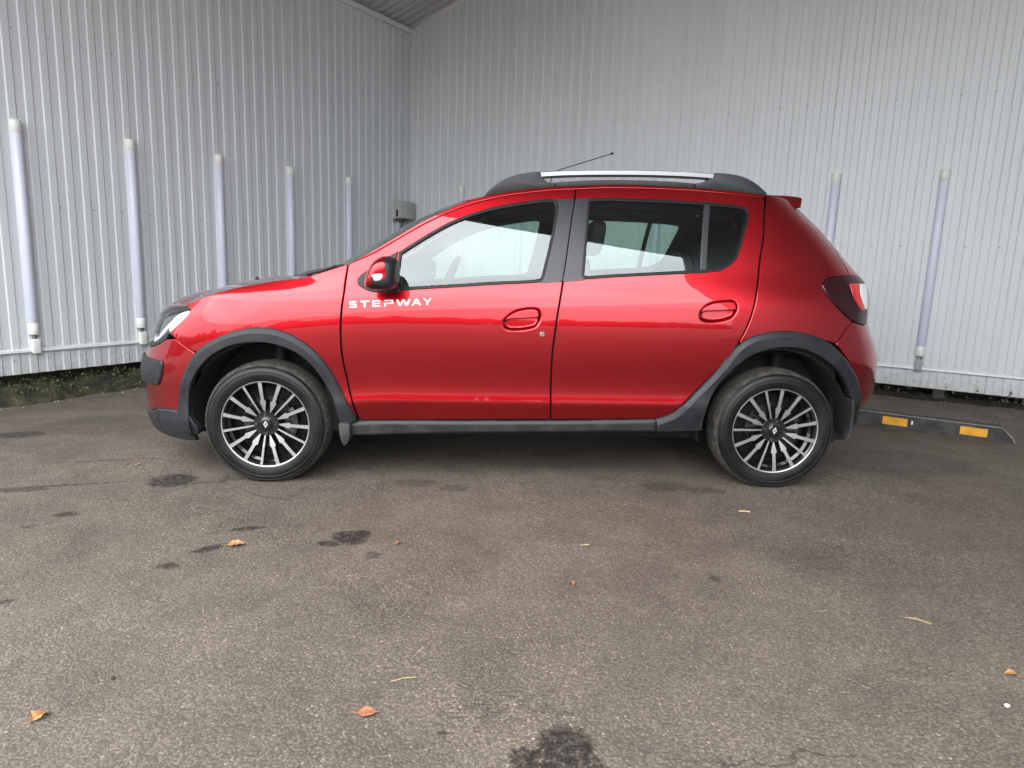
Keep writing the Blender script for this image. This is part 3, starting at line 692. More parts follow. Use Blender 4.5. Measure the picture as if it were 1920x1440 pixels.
def Sa(a, z): return S0(a2q(a), z)
D = {
  'front_door': [(0.4216, 1.1054, 1), (0.5418, 1.1595), (0.6579, 1.2294), (0.7871, 1.3069), (0.9177, 1.372), (1.0101, 1.4088), (1.0832, 1.4306), (1.1835, 1.4546), (1.3184, 1.4768), (1.446, 1.4921), (1.5447, 1.4986, 1), (1.5216, 1.3427), (1.5043, 1.2298), (1.4871, 1.1123), (1.4664, 0.9835), (1.4495, 0.8753), (1.4369, 0.7628), (1.4295, 0.6693), (1.4279, 0.5599), (1.4295, 0.4509), (1.4328, 0.3487, 1), (1.0786, 0.3411), (0.7002, 0.3331), (0.474, 0.3298, 1), (0.4478, 0.4085), (0.4329, 0.4678), (0.4197, 0.5466), (0.4073, 0.6161), (0.3999, 0.6925), (0.3983, 0.7454), (0.3996, 0.8107), (0.4049, 0.8881), (0.4135, 0.9646), (0.4164, 1.0281)],
  'rear_door': [(1.552, 1.4987, 1), (1.7137, 1.5095), (1.9194, 1.5115), (2.1255, 1.5065), (2.3688, 1.4932), (2.7637, 1.481, 1), (2.6553, 1.3848), (2.5584, 1.2494), (2.5018, 1.1498), (2.4533, 1.0192), (2.4328, 0.9352), (2.4107, 0.8647), (2.3831, 0.8039), (2.3601, 0.7611), (2.3247, 0.7043), (2.2545, 0.6104), (2.1805, 0.5262), (2.1022, 0.4407), (2.058, 0.397), (2.0149, 0.3698), (1.9616, 0.3573, 1), (1.6209, 0.351), (1.4416, 0.3473, 1), (1.4376, 0.451), (1.4358, 0.56), (1.4376, 0.6694), (1.4449, 0.763), (1.4574, 0.8755), (1.4741, 0.9836), (1.495, 1.1124), (1.5122, 1.2299), (1.5296, 1.3429)],
  'window_front': [(0.6674, 1.1683, 1), (0.725, 1.2071), (0.7895, 1.2489), (0.9193, 1.3239), (1.0511, 1.3773), (1.1842, 1.4129), (1.3184, 1.4369), (1.391, 1.4467), (1.4288, 1.4475), (1.453, 1.4371), (1.4603, 1.4128), (1.4519, 1.3413), (1.4246, 1.2021), (1.4033, 1.1159), (1.3877, 1.0564), (1.3797, 1.0408), (1.3641, 1.0339), (1.1239, 1.0153), (0.929, 0.9996), (0.7552, 0.9867, 1), (0.6878, 0.9799, 1), (0.6575, 1.0661, 1)],
  'window_rear': [(1.6039, 1.4267), (1.6099, 1.4459), (1.6345, 1.4561), (1.6767, 1.4598), (1.9148, 1.4582), (2.12, 1.4533), (2.2844, 1.4448), (2.4268, 1.4371), (2.5051, 1.4258), (2.5318, 1.4045), (2.5149, 1.3744), (2.4543, 1.3011), (2.3844, 1.1966), (2.3502, 1.1541), (2.3065, 1.1273), (2.269, 1.107), (2.2078, 1.0968), (1.8994, 1.0745), (1.7005, 1.0607), (1.5872, 1.0522), (1.57, 1.0571), (1.5672, 1.075), (1.5722, 1.1333), (1.5876, 1.2842)],
  'pillar_front': [(1.4288, 1.4434, 1), (1.5401, 1.4499, 1), (1.5234, 1.3602), (1.5058, 1.243), (1.4882, 1.1252), (1.473, 1.0374, 1), (1.3641, 1.029, 1), (1.3771, 1.0562), (1.4114, 1.2018), (1.4385, 1.3423), (1.4473, 1.4071)],
  'pillar_rear': [(1.5456, 1.45, 1), (1.64, 1.4576, 1), (1.6178, 1.4379), (1.6008, 1.2844), (1.5854, 1.1348), (1.5795, 1.0675), (1.5872, 1.0471, 1), (1.4772, 1.0374, 1), (1.4935, 1.1253), (1.5111, 1.2431), (1.5289, 1.3603)],
  'mirror_base': [(0.6658, 1.1721, 1), (0.6091, 1.14), (0.5578, 1.1054), (0.5217, 1.0794), (0.4894, 1.0564), (0.4725, 1.0369), (0.4696, 1.0208), (0.4749, 1.0076), (0.4907, 0.9957), (0.5239, 0.9794), (0.5574, 0.9717), (0.6179, 0.9728), (0.6645, 0.9757), (0.6878, 0.9774, 1), (0.6588, 1.0661)],
  'divider': [(2.2039, 1.4539, 1), (2.2342, 1.4524, 1), (2.2122, 1.2836), (2.1929, 1.094, 1), (2.1618, 1.0908, 1), (2.1823, 1.283)],
  'arch_front': [(-0.4572, 0.2313, 1), (-0.4704, 0.2775), (-0.4685, 0.3617), (-0.4425, 0.4648), (-0.3989, 0.5723), (-0.371, 0.6297), (-0.337, 0.6768), (-0.2375, 0.7397), (-0.1293, 0.7786), (-0.0388, 0.7924), (0.0704, 0.7886), (0.1449, 0.7664), (0.2186, 0.7243), (0.2822, 0.6682), (0.3352, 0.5922), (0.3889, 0.4845), (0.4285, 0.3998), (0.4612, 0.3264, 1), (0.3717, 0.3091, 1), (0.3655, 0.3613), (0.3464, 0.4429), (0.2989, 0.5423), (0.2454, 0.6188), (0.1825, 0.6722), (0.1103, 0.7042), (0.0158, 0.7215), (-0.1075, 0.7123), (-0.1965, 0.684), (-0.2722, 0.6302), (-0.3405, 0.5335), (-0.3752, 0.443), (-0.3813, 0.3336), (-0.3482, 0.2753), (-0.3539, 0.2392, 1)],
  'arch_rear': [(1.9766, 0.3558, 1), (2.0543, 0.3895), (2.0974, 0.4299), (2.1742, 0.5128), (2.2492, 0.5996), (2.3156, 0.695), (2.3589, 0.7457), (2.4168, 0.783), (2.5056, 0.8085), (2.6132, 0.8197), (2.7139, 0.811), (2.8069, 0.7877), (2.8783, 0.7501), (2.9503, 0.6866), (3.0043, 0.6231), (3.054, 0.5636), (3.0925, 0.4912), (3.1192, 0.4383), (3.181, 0.3714), (3.1314, 0.327, 1), (3.0996, 0.3314, 1), (3.06, 0.4041), (3.0136, 0.4462), (2.975, 0.5168), (2.95, 0.553), (2.9143, 0.5994), (2.8618, 0.6454), (2.8023, 0.6862), (2.7137, 0.7245), (2.6174, 0.7386), (2.5219, 0.7297), (2.43, 0.698), (2.3514, 0.6398), (2.2855, 0.5639), (2.2364, 0.4665), (2.2144, 0.3692), (2.2138, 0.3016, 1), (1.9836, 0.2929, 1)],
  'sill': [(0.3697, 0.3035, 1), (0.4648, 0.3195), (1.0788, 0.3318), (1.62, 0.3426), (1.9788, 0.3532, 1), (1.9863, 0.286, 1), (1.6244, 0.2799), (0.9703, 0.2647), (0.4095, 0.2432, 1), (0.3651, 0.2427, 1)],
  'sill_red': [(0.4617, 0.3189, 1), (1.0783, 0.3312), (1.9828, 0.3496, 1), (2.0028, 0.3647, 1), (2.0078, 0.3231, 1), (0.4278, 0.2978, 1)],
  'fender': [(-0.5449, 0.8827, 1), (-0.5152, 0.8959), (-0.4364, 0.9239), (-0.2148, 0.9782), (0.0073, 1.0111), (0.2003, 1.0353), (0.3092, 1.0696), (0.3853, 1.0944), (0.4155, 1.104, 1), (0.4084, 1.028), (0.4058, 0.9645), (0.397, 0.888), (0.3919, 0.8106), (0.3906, 0.7453), (0.3919, 0.6924), (0.3994, 0.6159), (0.4117, 0.5465), (0.4249, 0.4677), (0.4399, 0.4084), (0.4573, 0.3237, 1), (0.4203, 0.3644, 1), (0.3785, 0.475), (0.3292, 0.5781), (0.2709, 0.6557), (0.206, 0.7105), (0.1378, 0.7513), (0.0629, 0.7735), (-0.0471, 0.7766), (-0.138, 0.7641), (-0.2443, 0.7242), (-0.3392, 0.6672, 1), (-0.3628, 0.6634, 1), (-0.438, 0.6919), (-0.5111, 0.72), (-0.569, 0.746, 1), (-0.5446, 0.7624), (-0.5081, 0.7967), (-0.476, 0.8301), (-0.4678, 0.8569), (-0.4693, 0.8674, 1), (-0.5053, 0.8764, 1)],
  'quarter': [(2.8307, 1.4999, 1), (2.9918, 1.4958), (3.1045, 1.4849), (3.1674, 1.4655), (3.1682, 1.4198, 1), (3.1804, 1.3706), (3.2172, 1.3195), (3.2233, 1.2603, 1), (3.1872, 1.1936), (3.1502, 1.1251), (3.1173, 1.0925, 1), (3.0329, 1.0905), (2.9256, 1.0833), (2.8648, 1.0605), (2.8494, 1.0433), (2.8646, 0.9978), (2.9167, 0.9482), (2.9796, 0.9028), (3.0552, 0.8629, 1), (2.9883, 0.8153), (2.9082, 0.7547, 1), (2.8222, 0.7773), (2.7265, 0.799), (2.6225, 0.8066), (2.5152, 0.7976), (2.4311, 0.7727), (2.3724, 0.7452, 1), (2.3688, 0.7612), (2.3917, 0.804), (2.4195, 0.8648), (2.4414, 0.9353), (2.4625, 1.0193), (2.512, 1.15), (2.5702, 1.2496), (2.6707, 1.385)],
  'taillight': [(3.1091, 1.0895, 1), (3.0229, 1.0862), (2.9177, 1.0785), (2.8641, 1.0578), (2.8496, 1.042), (2.8656, 0.9993), (2.9155, 0.9509), (2.9773, 0.907), (3.0562, 0.8651), (3.1237, 0.8473), (3.1841, 0.8386), (3.2281, 0.8385, 1), (3.2429, 0.9054), (3.2378, 0.9741), (3.2598, 1.0279), (3.2692, 1.0631), (3.2084, 1.0894, 1)],
  'tl_red': [(3.0508, 1.0498, 1), (3.1523, 1.0522, 1), (3.1245, 1.0074), (3.1373, 0.957), (3.1884, 0.9166, 1), (3.1333, 0.9182, 1), (3.0832, 0.9525), (3.0507, 0.9987)],
  'tl_clear': [(3.1572, 1.0495, 1), (3.2833, 1.0483, 1), (3.2245, 0.9956), (3.2183, 0.9203, 1), (3.1822, 0.9241, 1), (3.1443, 0.9621), (3.1306, 1.0073)],
  'handle_front': [(1.1848, 0.8437), (1.2081, 0.8713), (1.2418, 0.8951), (1.2959, 0.9094), (1.3443, 0.9115), (1.3654, 0.9023), (1.3736, 0.8792), (1.3716, 0.8533), (1.352, 0.8192), (1.3115, 0.8042), (1.2572, 0.7975), (1.2092, 0.8001), (1.1888, 0.8165)],
  'handle_rear': [(2.1519, 0.892), (2.1682, 0.9247), (2.208, 0.9511), (2.2815, 0.9644), (2.3299, 0.9629), (2.3481, 0.9405), (2.3453, 0.9081), (2.3117, 0.8751), (2.2637, 0.8581), (2.1973, 0.8537), (2.1601, 0.8661)],
  'flap_front': [(1.1982, 0.852, 1), (1.2224, 0.8741), (1.2535, 0.8914), (1.3027, 0.903), (1.3419, 0.9037), (1.3591, 0.8945), (1.361, 0.8635, 1), (1.2827, 0.857)],
  'flap_rear': [(2.1621, 0.9065, 1), (2.1801, 0.9288), (2.2146, 0.9461), (2.2813, 0.9575), (2.3156, 0.956), (2.3361, 0.9429), (2.3361, 0.917, 1), (2.247, 0.9104)],
  'lock': [(1.3804, 0.7838)],
  'letters': [(0.4397, 0.8964), (0.8372, 0.9181), (0.4395, 0.9271), (0.8368, 0.9447)],
  'roof_side': [(0.4216, 1.1063, 1), (0.5281, 1.1658), (0.657, 1.2465), (0.7864, 1.3249), (0.9171, 1.3908), (1.0095, 1.4305), (1.0827, 1.4519), (1.1833, 1.476), (1.3186, 1.4986), (1.4466, 1.5134), (1.5505, 1.5201), (1.7152, 1.5297), (1.9218, 1.5317), (2.1284, 1.5261), (2.3803, 1.5132), (2.8137, 1.5003), (2.81, 1.5015, 1), (2.805, 1.487, 1), (2.7637, 1.4838), (2.3688, 1.496), (2.1255, 1.5093), (1.9194, 1.5143), (1.7137, 1.5123), (1.5447, 1.5014), (1.446, 1.4949), (1.3184, 1.4796), (1.1835, 1.4574), (1.0832, 1.4334), (1.0101, 1.4116), (0.9177, 1.3748), (0.7871, 1.3097), (0.6579, 1.2322), (0.5418, 1.1623)],
  'roof_line': [(0.4216, 1.1054), (0.5281, 1.1658), (0.657, 1.2465), (0.7864, 1.3249), (0.9171, 1.3908), (1.0095, 1.4305), (1.0827, 1.4519), (1.1833, 1.476), (1.3186, 1.4986), (1.4466, 1.5134), (1.5505, 1.5201), (1.7152, 1.5297), (1.9218, 1.5317), (2.1284, 1.5261), (2.3803, 1.5132), (2.8137, 1.5003), (3.0808, 1.4979)],
  'hood_edge': [(0.4155, 1.104), (0.3853, 1.0944), (0.3092, 1.0696), (0.2003, 1.0353), (0.0073, 1.0111), (-0.2148, 0.9782), (-0.4364, 0.9239), (-0.5448, 0.8827), (-0.6041, 0.878), (-0.7107, 0.868), (-0.8392, 0.848), (-0.95, 0.83), (-1.1, 0.82), (-1.37734, 0.815)],
  'headlight': [(-1, 0.8, 1), (-0.84, 0.838), (-0.7107, 0.8578), (-0.604, 0.8675), (-0.54, 0.872), (-0.4866, 0.8701, 1), (-0.4783, 0.8568), (-0.4844, 0.8299), (-0.5152, 0.7953), (-0.5535, 0.7601), (-0.5793, 0.7435, 1), (-0.6333, 0.7214), (-0.7093, 0.6929), (-0.86, 0.672, 1), (-1, 0.69, 1)],
  'brow': [(-1, 0.808, 1), (-0.84, 0.8475), (-0.7107, 0.868), (-0.604, 0.8775), (-0.5448, 0.881), (-0.476, 0.8735, 1), (-0.486, 0.862, 1), (-0.54, 0.8665), (-0.604, 0.86), (-0.7107, 0.848), (-0.84, 0.826), (-1, 0.79, 1)],
  'chin': [(-0.5793, 0.7435, 1), (-0.6333, 0.7214), (-0.7093, 0.6929), (-0.86, 0.672), (-1, 0.672, 1), (-1, 0.642, 1), (-0.86, 0.65), (-0.72, 0.665), (-0.64, 0.688), (-0.59, 0.716, 1)],
  'hl_ind': [(-0.487, 0.866, 1), (-0.55, 0.852), (-0.595, 0.825), (-0.605, 0.79), (-0.6, 0.755, 1), (-0.5793, 0.748, 1), (-0.5535, 0.764), (-0.52, 0.797), (-0.489, 0.832)],
  'hl_ref': [(-0.62, 0.81, 1), (-0.67, 0.77), (-0.73, 0.725), (-0.78, 0.695, 1), (-0.73, 0.7), (-0.665, 0.738), (-0.625, 0.775, 1)],
  'hl_ref2': [(-0.8, 0.712, 1), (-0.835, 0.7), (-0.84, 0.675, 1), (-0.76, 0.68, 1)],
  'bumper_front': [(-0.3628, 0.6584, 1), (-0.438, 0.688), (-0.5111, 0.716), (-0.588, 0.708, 1), (-0.64, 0.683), (-0.72, 0.66), (-0.86, 0.645), (-1, 0.637), (-1.1, 0.7), (-1.3773, 0.7, 1), (-1.3773, 0.33, 1), (-0.9, 0.325), (-0.72, 0.318), (-0.655, 0.34, 1), (-0.58, 0.348), (-0.4, 0.352, 1), (-0.4, 0.5), (-0.37, 0.6)],
  'lip_front': [(-0.4, 0.352, 1), (-0.58, 0.346), (-0.652, 0.338, 1), (-0.72, 0.314), (-0.9, 0.32), (-1.3773, 0.326, 1), (-1.3773, 0.2, 1), (-0.95, 0.2), (-0.78, 0.2), (-0.62, 0.19), (-0.48, 0.185), (-0.4, 0.19, 1)],
  'guard_front': [(-0.56, 0.6, 1), (-0.556, 0.585), (-0.562, 0.53), (-0.588, 0.474, 1), (-0.64, 0.468), (-0.8, 0.465), (-1.3773, 0.465, 1), (-1.3773, 0.605, 1), (-0.8, 0.603), (-0.64, 0.601)],
  'grille': [(-1.02, 0.79, 1), (-1.3773, 0.79, 1), (-1.3773, 0.715, 1), (-1.02, 0.7, 1)],
  'bumper_rear': [(3.058, 0.861, 1), (3.125, 0.846), (3.18, 0.836), (3.235, 0.835), (3.35, 0.83), (3.8985, 0.82, 1), (3.8985, 0.38, 1), (3.35, 0.37), (3.18, 0.368), (3.08, 0.368, 1), (3.09, 0.47), (3.05, 0.56), (2.975, 0.67), (2.912, 0.752, 1), (2.9893, 0.813)],
  'valance_rear': [(3.05, 0.385, 1), (3.8985, 0.39, 1), (3.8985, 0.27, 1), (3.1, 0.27, 1)],
  'tailgate': [(3.17, 1.462, 1), (3.5, 1.475), (3.8985, 1.48, 1), (3.8985, 0.83, 1), (3.36, 0.835), (3.24, 0.842, 1), (3.25, 0.91), (3.245, 0.98), (3.27, 1.03), (3.28, 1.075), (3.21, 1.0945), (3.128, 1.0965), (3.16, 1.13), (3.195, 1.1936), (3.23, 1.2603, 1), (3.225, 1.3195), (3.19, 1.3706), (3.1757, 1.42, 1)],
  'backlight': [(3.36, 1.4), (3.6, 1.415), (3.8945, 1.42, 1), (3.8945, 1.1, 1), (3.5, 1.1), (3.36, 1.12), (3.33, 1.25)],
  'rail_front': [(1.0744, 1.4527, 1), (1.1096, 1.4932), (1.1594, 1.5316), (1.2243, 1.5628), (1.3009, 1.581), (1.3626, 1.5889, 1), (1.3701, 1.5843), (1.3802, 1.5642), (1.3911, 1.5468), (1.4079, 1.5349), (1.4463, 1.5357, 1), (1.4471, 1.5109, 1), (1.3416, 1.4954), (1.1868, 1.4683)],
  'rail_rear': [(2.2637, 1.6006, 1), (2.3162, 1.5996), (2.3966, 1.5891), (2.4452, 1.5723), (2.4947, 1.5459), (2.5472, 1.5029, 1), (2.5331, 1.4879, 1), (2.4198, 1.4963), (2.2909, 1.5097), (2.1712, 1.5179, 1), (2.1693, 1.5466, 1), (2.1942, 1.5487), (2.2186, 1.5561), (2.2398, 1.5712), (2.254, 1.5821)],
  'rail_base': [(1.449, 1.5374, 1), (1.6109, 1.5492), (1.7732, 1.5558), (1.9251, 1.5553), (2.0498, 1.5526), (2.1666, 1.5466, 1), (2.1685, 1.5178, 1), (1.9962, 1.5223), (1.7749, 1.5203), (1.5544, 1.5144), (1.4499, 1.5083, 1)],
  'rail_bar': [(1.3657, 1.5737), (1.4559, 1.5814), (1.6094, 1.5883), (1.7715, 1.5925), (1.923, 1.5942), (2.0611, 1.5931), (2.1581, 1.5904), (2.261, 1.5852)]}

def seg_resample(pts, step, closed=True):
    """curve through the points, smooth between the ones flagged as corners"""
    P = [np.array(p[:2], float) for p in pts]; C_ = [len(p) > 2 and p[2] for p in pts]; n_ = len(P)
    out = []
    rngi = range(n_) if closed else range(n_-1)
    for i in rngi:
        p1, p2 = P[i], P[(i+1) % n_]
        p0 = P[i-1] if (closed or i > 0) else p1; p3 = P[(i+2) % n_] if (closed or i+2 < n_) else p2
        if C_[i]: p0 = 2*p1-p2
        if C_[(i+1) % n_]: p3 = 2*p2-p1
        L = np.linalg.norm(p2-p1); k = max(1, int(round(L/step)))
        d0 = max(np.linalg.norm(p1-p0), 1e-6)**.5; d1 = max(L, 1e-6)**.5; d2 = max(np.linalg.norm(p3-p2), 1e-6)**.5
        m1 = (p1-p0)/d0-(p2-p0)/(d0+d1)+(p2-p1)/d1; m2 = (p2-p1)/d1-(p3-p1)/(d1+d2)+(p3-p2)/d2
        m1 *= d1; m2 *= d1
        for j in range(k):
            t = j/k
            out.append((2*t**3-3*t*t+1)*p1+(t**3-2*t*t+t)*m1+(-2*t**3+3*t*t)*p2+(t**3-t*t)*m2)
    if not closed: out.append(P[-1])
    return np.array(out)
def area(P): x, y = P[:, 0], P[:, 1]; return .5*np.sum(x*np.roll(y, -1)-np.roll(x, -1)*y)
def inside(P, q):
    x, y = q[:, 0], q[:, 1]; c = np.zeros(len(q), bool); x1, y1 = P[:, 0], P[:, 1]; x2, y2 = np.roll(x1, -1), np.roll(y1, -1)
    for a, b_, c_, d in zip(x1, y1, x2, y2):
        if b_ == d: continue
        c ^= ((b_ > y) != (d > y)) & (x < (c_-a)*(y-b_)/(d-b_)+a)
    return c
def bdist(P, q):
    """distance from q to the closed polyline P, and the direction from q to the nearest point"""
    best = np.full(len(q), 1e9); vec = np.zeros((len(q), 2)); A_ = P; B_ = np.roll(P, -1, 0)
    for a, b_ in zip(A_, B_):
        d = b_-a; L = d@d
        if L < 1e-14: continue
        t = np.clip(((q-a)@d)/L, 0, 1); n_ = a+t[:, None]*d; e = n_-q; r = np.hypot(e[:, 0], e[:, 1])
        k = r < best; best[k] = r[k]; vec[k] = e[k]
    return best, vec/np.maximum(best, 1e-9)[:, None]
def inset(P, d):
    if area(P) < 0: P = P[::-1]
    t = np.roll(P, -1, 0)-np.roll(P, 1, 0); t /= np.maximum(np.linalg.norm(t, axis=1), 1e-9)[:, None]
    q = P+d*np.stack([-t[:, 1], t[:, 0]], 1)
    r, _ = bdist(P, q); k = (r > abs(d)*.93)
    return q[k]
def panel(name, m, parent, outer, holes=(), off=0., thick=.016, fil=((.003, .0022),), res=.026, step=.012, disp=None, dense=None, both=True, skin=False, xpts=None):
    """a piece of the body skin: outline (and holes) on the side surface, real thickness, rolled edges"""
    OP = outer if isinstance(outer, np.ndarray) else seg_resample(outer, step)
    if area(OP) < 0: OP = OP[::-1]
    HP = []
    for h_ in holes:
        h_ = h_ if isinstance(h_, np.ndarray) else seg_resample(h_, step)
        if area(h_) > 0: h_ = h_[::-1]
        HP.append(h_)
    loops = [OP]+HP
    def ok(q):
        k = inside(OP, q)
        for h_ in HP: k &= ~inside(h_, q)
        return k
    def bd(q):
        b0, v0 = bdist(OP, q)
        for h_ in HP:
            b1, v1 = bdist(h_, q); k = b1 < b0; b0 = np.where(k, b1, b0); v0 = np.where(k[:, None], v1, v0)
        return b0, v0
    fr, fd = fil[0]
    ext = []
    for dd in ((fr*.3, fr*.65, fr*1.05) if fr < .02 else (fr*.12, fr*.3, fr*.55, fr*.8, fr*1.02)):
        for Lp in loops:
            t = np.roll(Lp, -1, 0)-np.roll(Lp, 1, 0); t /= np.maximum(np.linalg.norm(t, axis=1), 1e-9)[:, None]
            ext.append(Lp+dd*np.stack([-t[:, 1], t[:, 0]], 1))
    ext = np.concatenate(ext); dmin = np.concatenate([np.full(sum(map(len, loops)), dd) for dd in ((fr*.3, fr*.65, fr*1.05) if fr < .02 else (fr*.12, fr*.3, fr*.55, fr*.8, fr*1.02))])
    b0, _ = bd(ext); ext = ext[ok(ext) & (b0 > dmin*.93)]
    lo, hi = OP.min(0), OP.max(0)
    gx = np.arange(lo[0]+res*.37, hi[0], res); gy = np.arange(lo[1]+res*.41, hi[1], res*.866)
    g = np.array([(x+(res/2 if j % 2 else 0), y) for j, y in enumerate(gy) for x in gx]).reshape(-1, 2)
    if len(g):
        b0, _ = bd(g); g = g[ok(g) & (b0 > max(fr*1.25, res*.45))]
    if dense:
        for (cx, cy, rx, ry, rs) in dense:
            gg = np.array([(x, y) for x in np.arange(cx-rx, cx+rx, rs) for y in np.arange(cy-ry, cy+ry, rs)])
            b0, _ = bd(gg); gg = gg[ok(gg) & (b0 > fr*1.25)]
            if len(g): g = g[(np.abs(g[:, 0]-cx) > rx) | (np.abs(g[:, 1]-cy) > ry)]
            g = np.concatenate([g, gg])
    V2 = list(map(tuple, np.concatenate(loops+[ext, g]))); E = []; b = 0
    for Lp in loops:
        n_ = len(Lp); E += [(b+i, b+(i+1) % n_) for i in range(n_)]; b += n_
    nb = b
    if xpts is not None:
        b0, _ = bd(xpts); xp = xpts[ok(xpts) & (b0 > .004)]; V2 += list(map(tuple, xp))
    r = delaunay_2d_cdt([Vector(v) for v in V2], E, [], 0, 1e-7, True)
    vs = np.array([(v.x, v.y) for v in r[0]]); tri = np.array([list(f_) for f_ in r[2] if len(f_) == 3])
    cen = vs[tri].mean(1); tri = tri[ok(cen)]
    # orientation
    T = vs[tri]; cr2 = (T[:, 1, 0]-T[:, 0, 0])*(T[:, 2, 1]-T[:, 0, 1])-(T[:, 1, 1]-T[:, 0, 1])*(T[:, 2, 0]-T[:, 0, 0])
    tri[cr2 < 0] = tri[cr2 < 0][:, ::-1]
    bdst, bdir = bd(vs)
    # map original boundary indices
    om = {}
    for new, olds in enumerate(r[3]):
        for o_ in olds: om[o_] = new
    def drop(d):
        t = np.clip(1-d/fr, 0, 1); return fd*(1-np.sqrt(np.maximum(1-t*t*.96, 0)))/(1-math.sqrt(1-.96))
    def pos(a, z):
        q = a2q(a); p = S0(q, z); nn = Nrm(q, z); o_ = off+0*a
        if disp is not None: o_ = o_-disp(a, z)
        return p+nn*o_[:, None]
    a, z = vs[:, 0], vs[:, 1]; e = 6e-4
    Pm = pos(a, z); nn = np.cross(pos(a+e, z)-pos(a-e, z), pos(a, z+e)-pos(a, z-e)); nn /= np.maximum(np.linalg.norm(nn, axis=1), 1e-12)[:, None]
    ta = pos(a+e, z)-pos(a-e, z); ta /= np.maximum(np.linalg.norm(ta, axis=1), 1e-12)[:, None]
    tz = np.cross(nn, ta)
    dr = drop(bdst); gd = (drop(np.maximum(bdst-2e-4, 0))-drop(bdst+2e-4))/4e-4; gd = np.clip(gd, 0, 1.6)
    outd = bdir[:, :1]*ta+bdir[:, 1:]*tz
    onb = np.zeros(len(vs), bool); onb[[om[i] for i in range(nb) if i in om]] = True
    # outward direction for boundary points
    for Lp, b0i in zip(loops, np.cumsum([0]+[len(x) for x in loops[:-1]])):
        t = np.roll(Lp, -1, 0)-np.roll(Lp, 1, 0); t /= np.maximum(np.linalg.norm(t, axis=1), 1e-9)[:, None]
        for i in range(len(Lp)):
            k = om.get(b0i+i)
            if k is None: continue
            outd[k] = t[i, 1]*ta[k]-t[i, 0]*tz[k]
    Pt = Pm-nn*dr[:, None]
    NN = nn+outd*gd[:, None]; NN /= np.linalg.norm(NN, axis=1)[:, None]
    verts = [tuple(p) for p in Pt]; faces = [tuple(int(i) for i in t) for t in tri]; norms = [tuple(n_) for n_ in NN]
    base = 0
    for Lp in ([] if skin else loops):
        ids = [om.get(base+i) for i in range(len(Lp))]; base += len(Lp); ids = [i for k, i in enumerate(ids) if i is not None and i != ids[k-1]]
        s0_ = len(verts)
        for i in ids:
            verts.append(tuple(Pt[i])); norms.append(tuple(outd[i]))
            verts.append(tuple(Pt[i]-nn[i]*thick)); norms.append(tuple(outd[i]))
        L = len(ids)
        for i in range(L):
            j = (i+1) % L; faces.append((s0_+2*i, s0_+2*i+1, s0_+2*j+1, s0_+2*j))
    # back face
    s0_ = len(verts)
    if not skin: verts += [tuple(p) for p in Pt-nn*thick]; norms += [tuple(-n_) for n_ in nn]; faces += [tuple(int(s0_+i) for i in t[::-1]) for t in tri]
    me = bpy.data.meshes.new(name); me.from_pydata(verts, [], faces); me.update()
    me.polygons.foreach_set('use_smooth', [True]*len(me.polygons))
    me.normals_split_custom_set_from_vertices(norms)
    o = link(name, me, m, parent)
    return o
def deep_copy(o, parent):
    c = o.copy(); COL.objects.link(c); c.parent = parent
    for ch in list(o.children): deep_copy(ch, c)
    return c
MIRROR = []     # near side parts that get a twin on the far side
def twin(o):
    for c in [o]: MIRROR.append(c)
    return o
pa = MT['paint']
SP = 1.545   # B pillar
glass_o = {}
def circ(cx, cz, r, a0, a1, n_): return [(cx+r*math.cos(R(a0+(a1-a0)*k/n_)), cz+r*math.sin(R(a0+(a1-a0)*k/n_))) for k in range(n_+1)]
def shift(pts, da, dz): return [(p[0]+da, p[1]+dz)+tuple(p[2:]) for p in pts]

# handle bowls pressed into the doors
def bowl(pts, depth):
    P = seg_resample(pts, .006); lo, hi = P.min(0)-.012, P.max(0)+.012
    P = P if area(P) > 0 else P[::-1]
    def f(a, z):
        a = np.asarray(a, float); z = np.asarray(z, float); out = np.zeros_like(a)
        k = (a > lo[0]) & (a < hi[0]) & (z > lo[1]) & (z < hi[1])
        if k.any():
            q = np.stack([a[k], z[k]], 1); d, _ = bdist(P, q); s_ = np.where(inside(P, q), d, -d)
            out[k] = depth*ss(s_, -.004, .020)
        return out
    c = (lo+hi)/2; h_ = (hi-lo)/2
    return f, [(c[0], c[1], h_[0], h_[1], .0040)]
WF = seg_resample(D['window_front'], .012); WR_ = seg_resample(D['window_rear'], .012)
def door(name, outline, W, hpts, fpts, hz, label=None):
    f, dn = bowl(hpts, .019)
    d = panel(name, pa, car, outline, [inset(W, .004)], disp=f, dense=dn, res=.024, fil=((.0035, .0028),), thick=.02)
    # flap bridging the upper half of the bowl
    h_ = panel('door_handle', pa, d, shift(fpts, 0, 0), off=.003, thick=.014, fil=((.006, .0045),), res=.008, step=.006)
    h_.parent = d
    return d
df = door('front_door', D['front_door'], WF, D['handle_front'], D['flap_front'], 0)
dr = door('rear_door', D['rear_door'], WR_, D['handle_rear'], D['flap_rear'], 0)
# lock barrel
la, lz = D['lock'][0][:2]
def on_surf(a, z, off=0):
    q = a2q(np.array([a])); p = S0(q, np.array([z]))[0]; n_ = Nrm(q, np.array([z]))[0]; return Vector(p+n_*off), Vector(n_)
p, n_ = on_surf(la, lz)
lk = lathe('lock_barrel', [(0, -.003), (.0105, -.003), (.0125, -.0015), (.0135, .002)], MT['chrome'], df, 24)
lk.location = p
mb = MB(); mb.box(-.0012, .0012, -.0042, -.0028, -.006, .006); q = mb.obj('keyhole', MT['gloss_black'], df); q.location = p; 
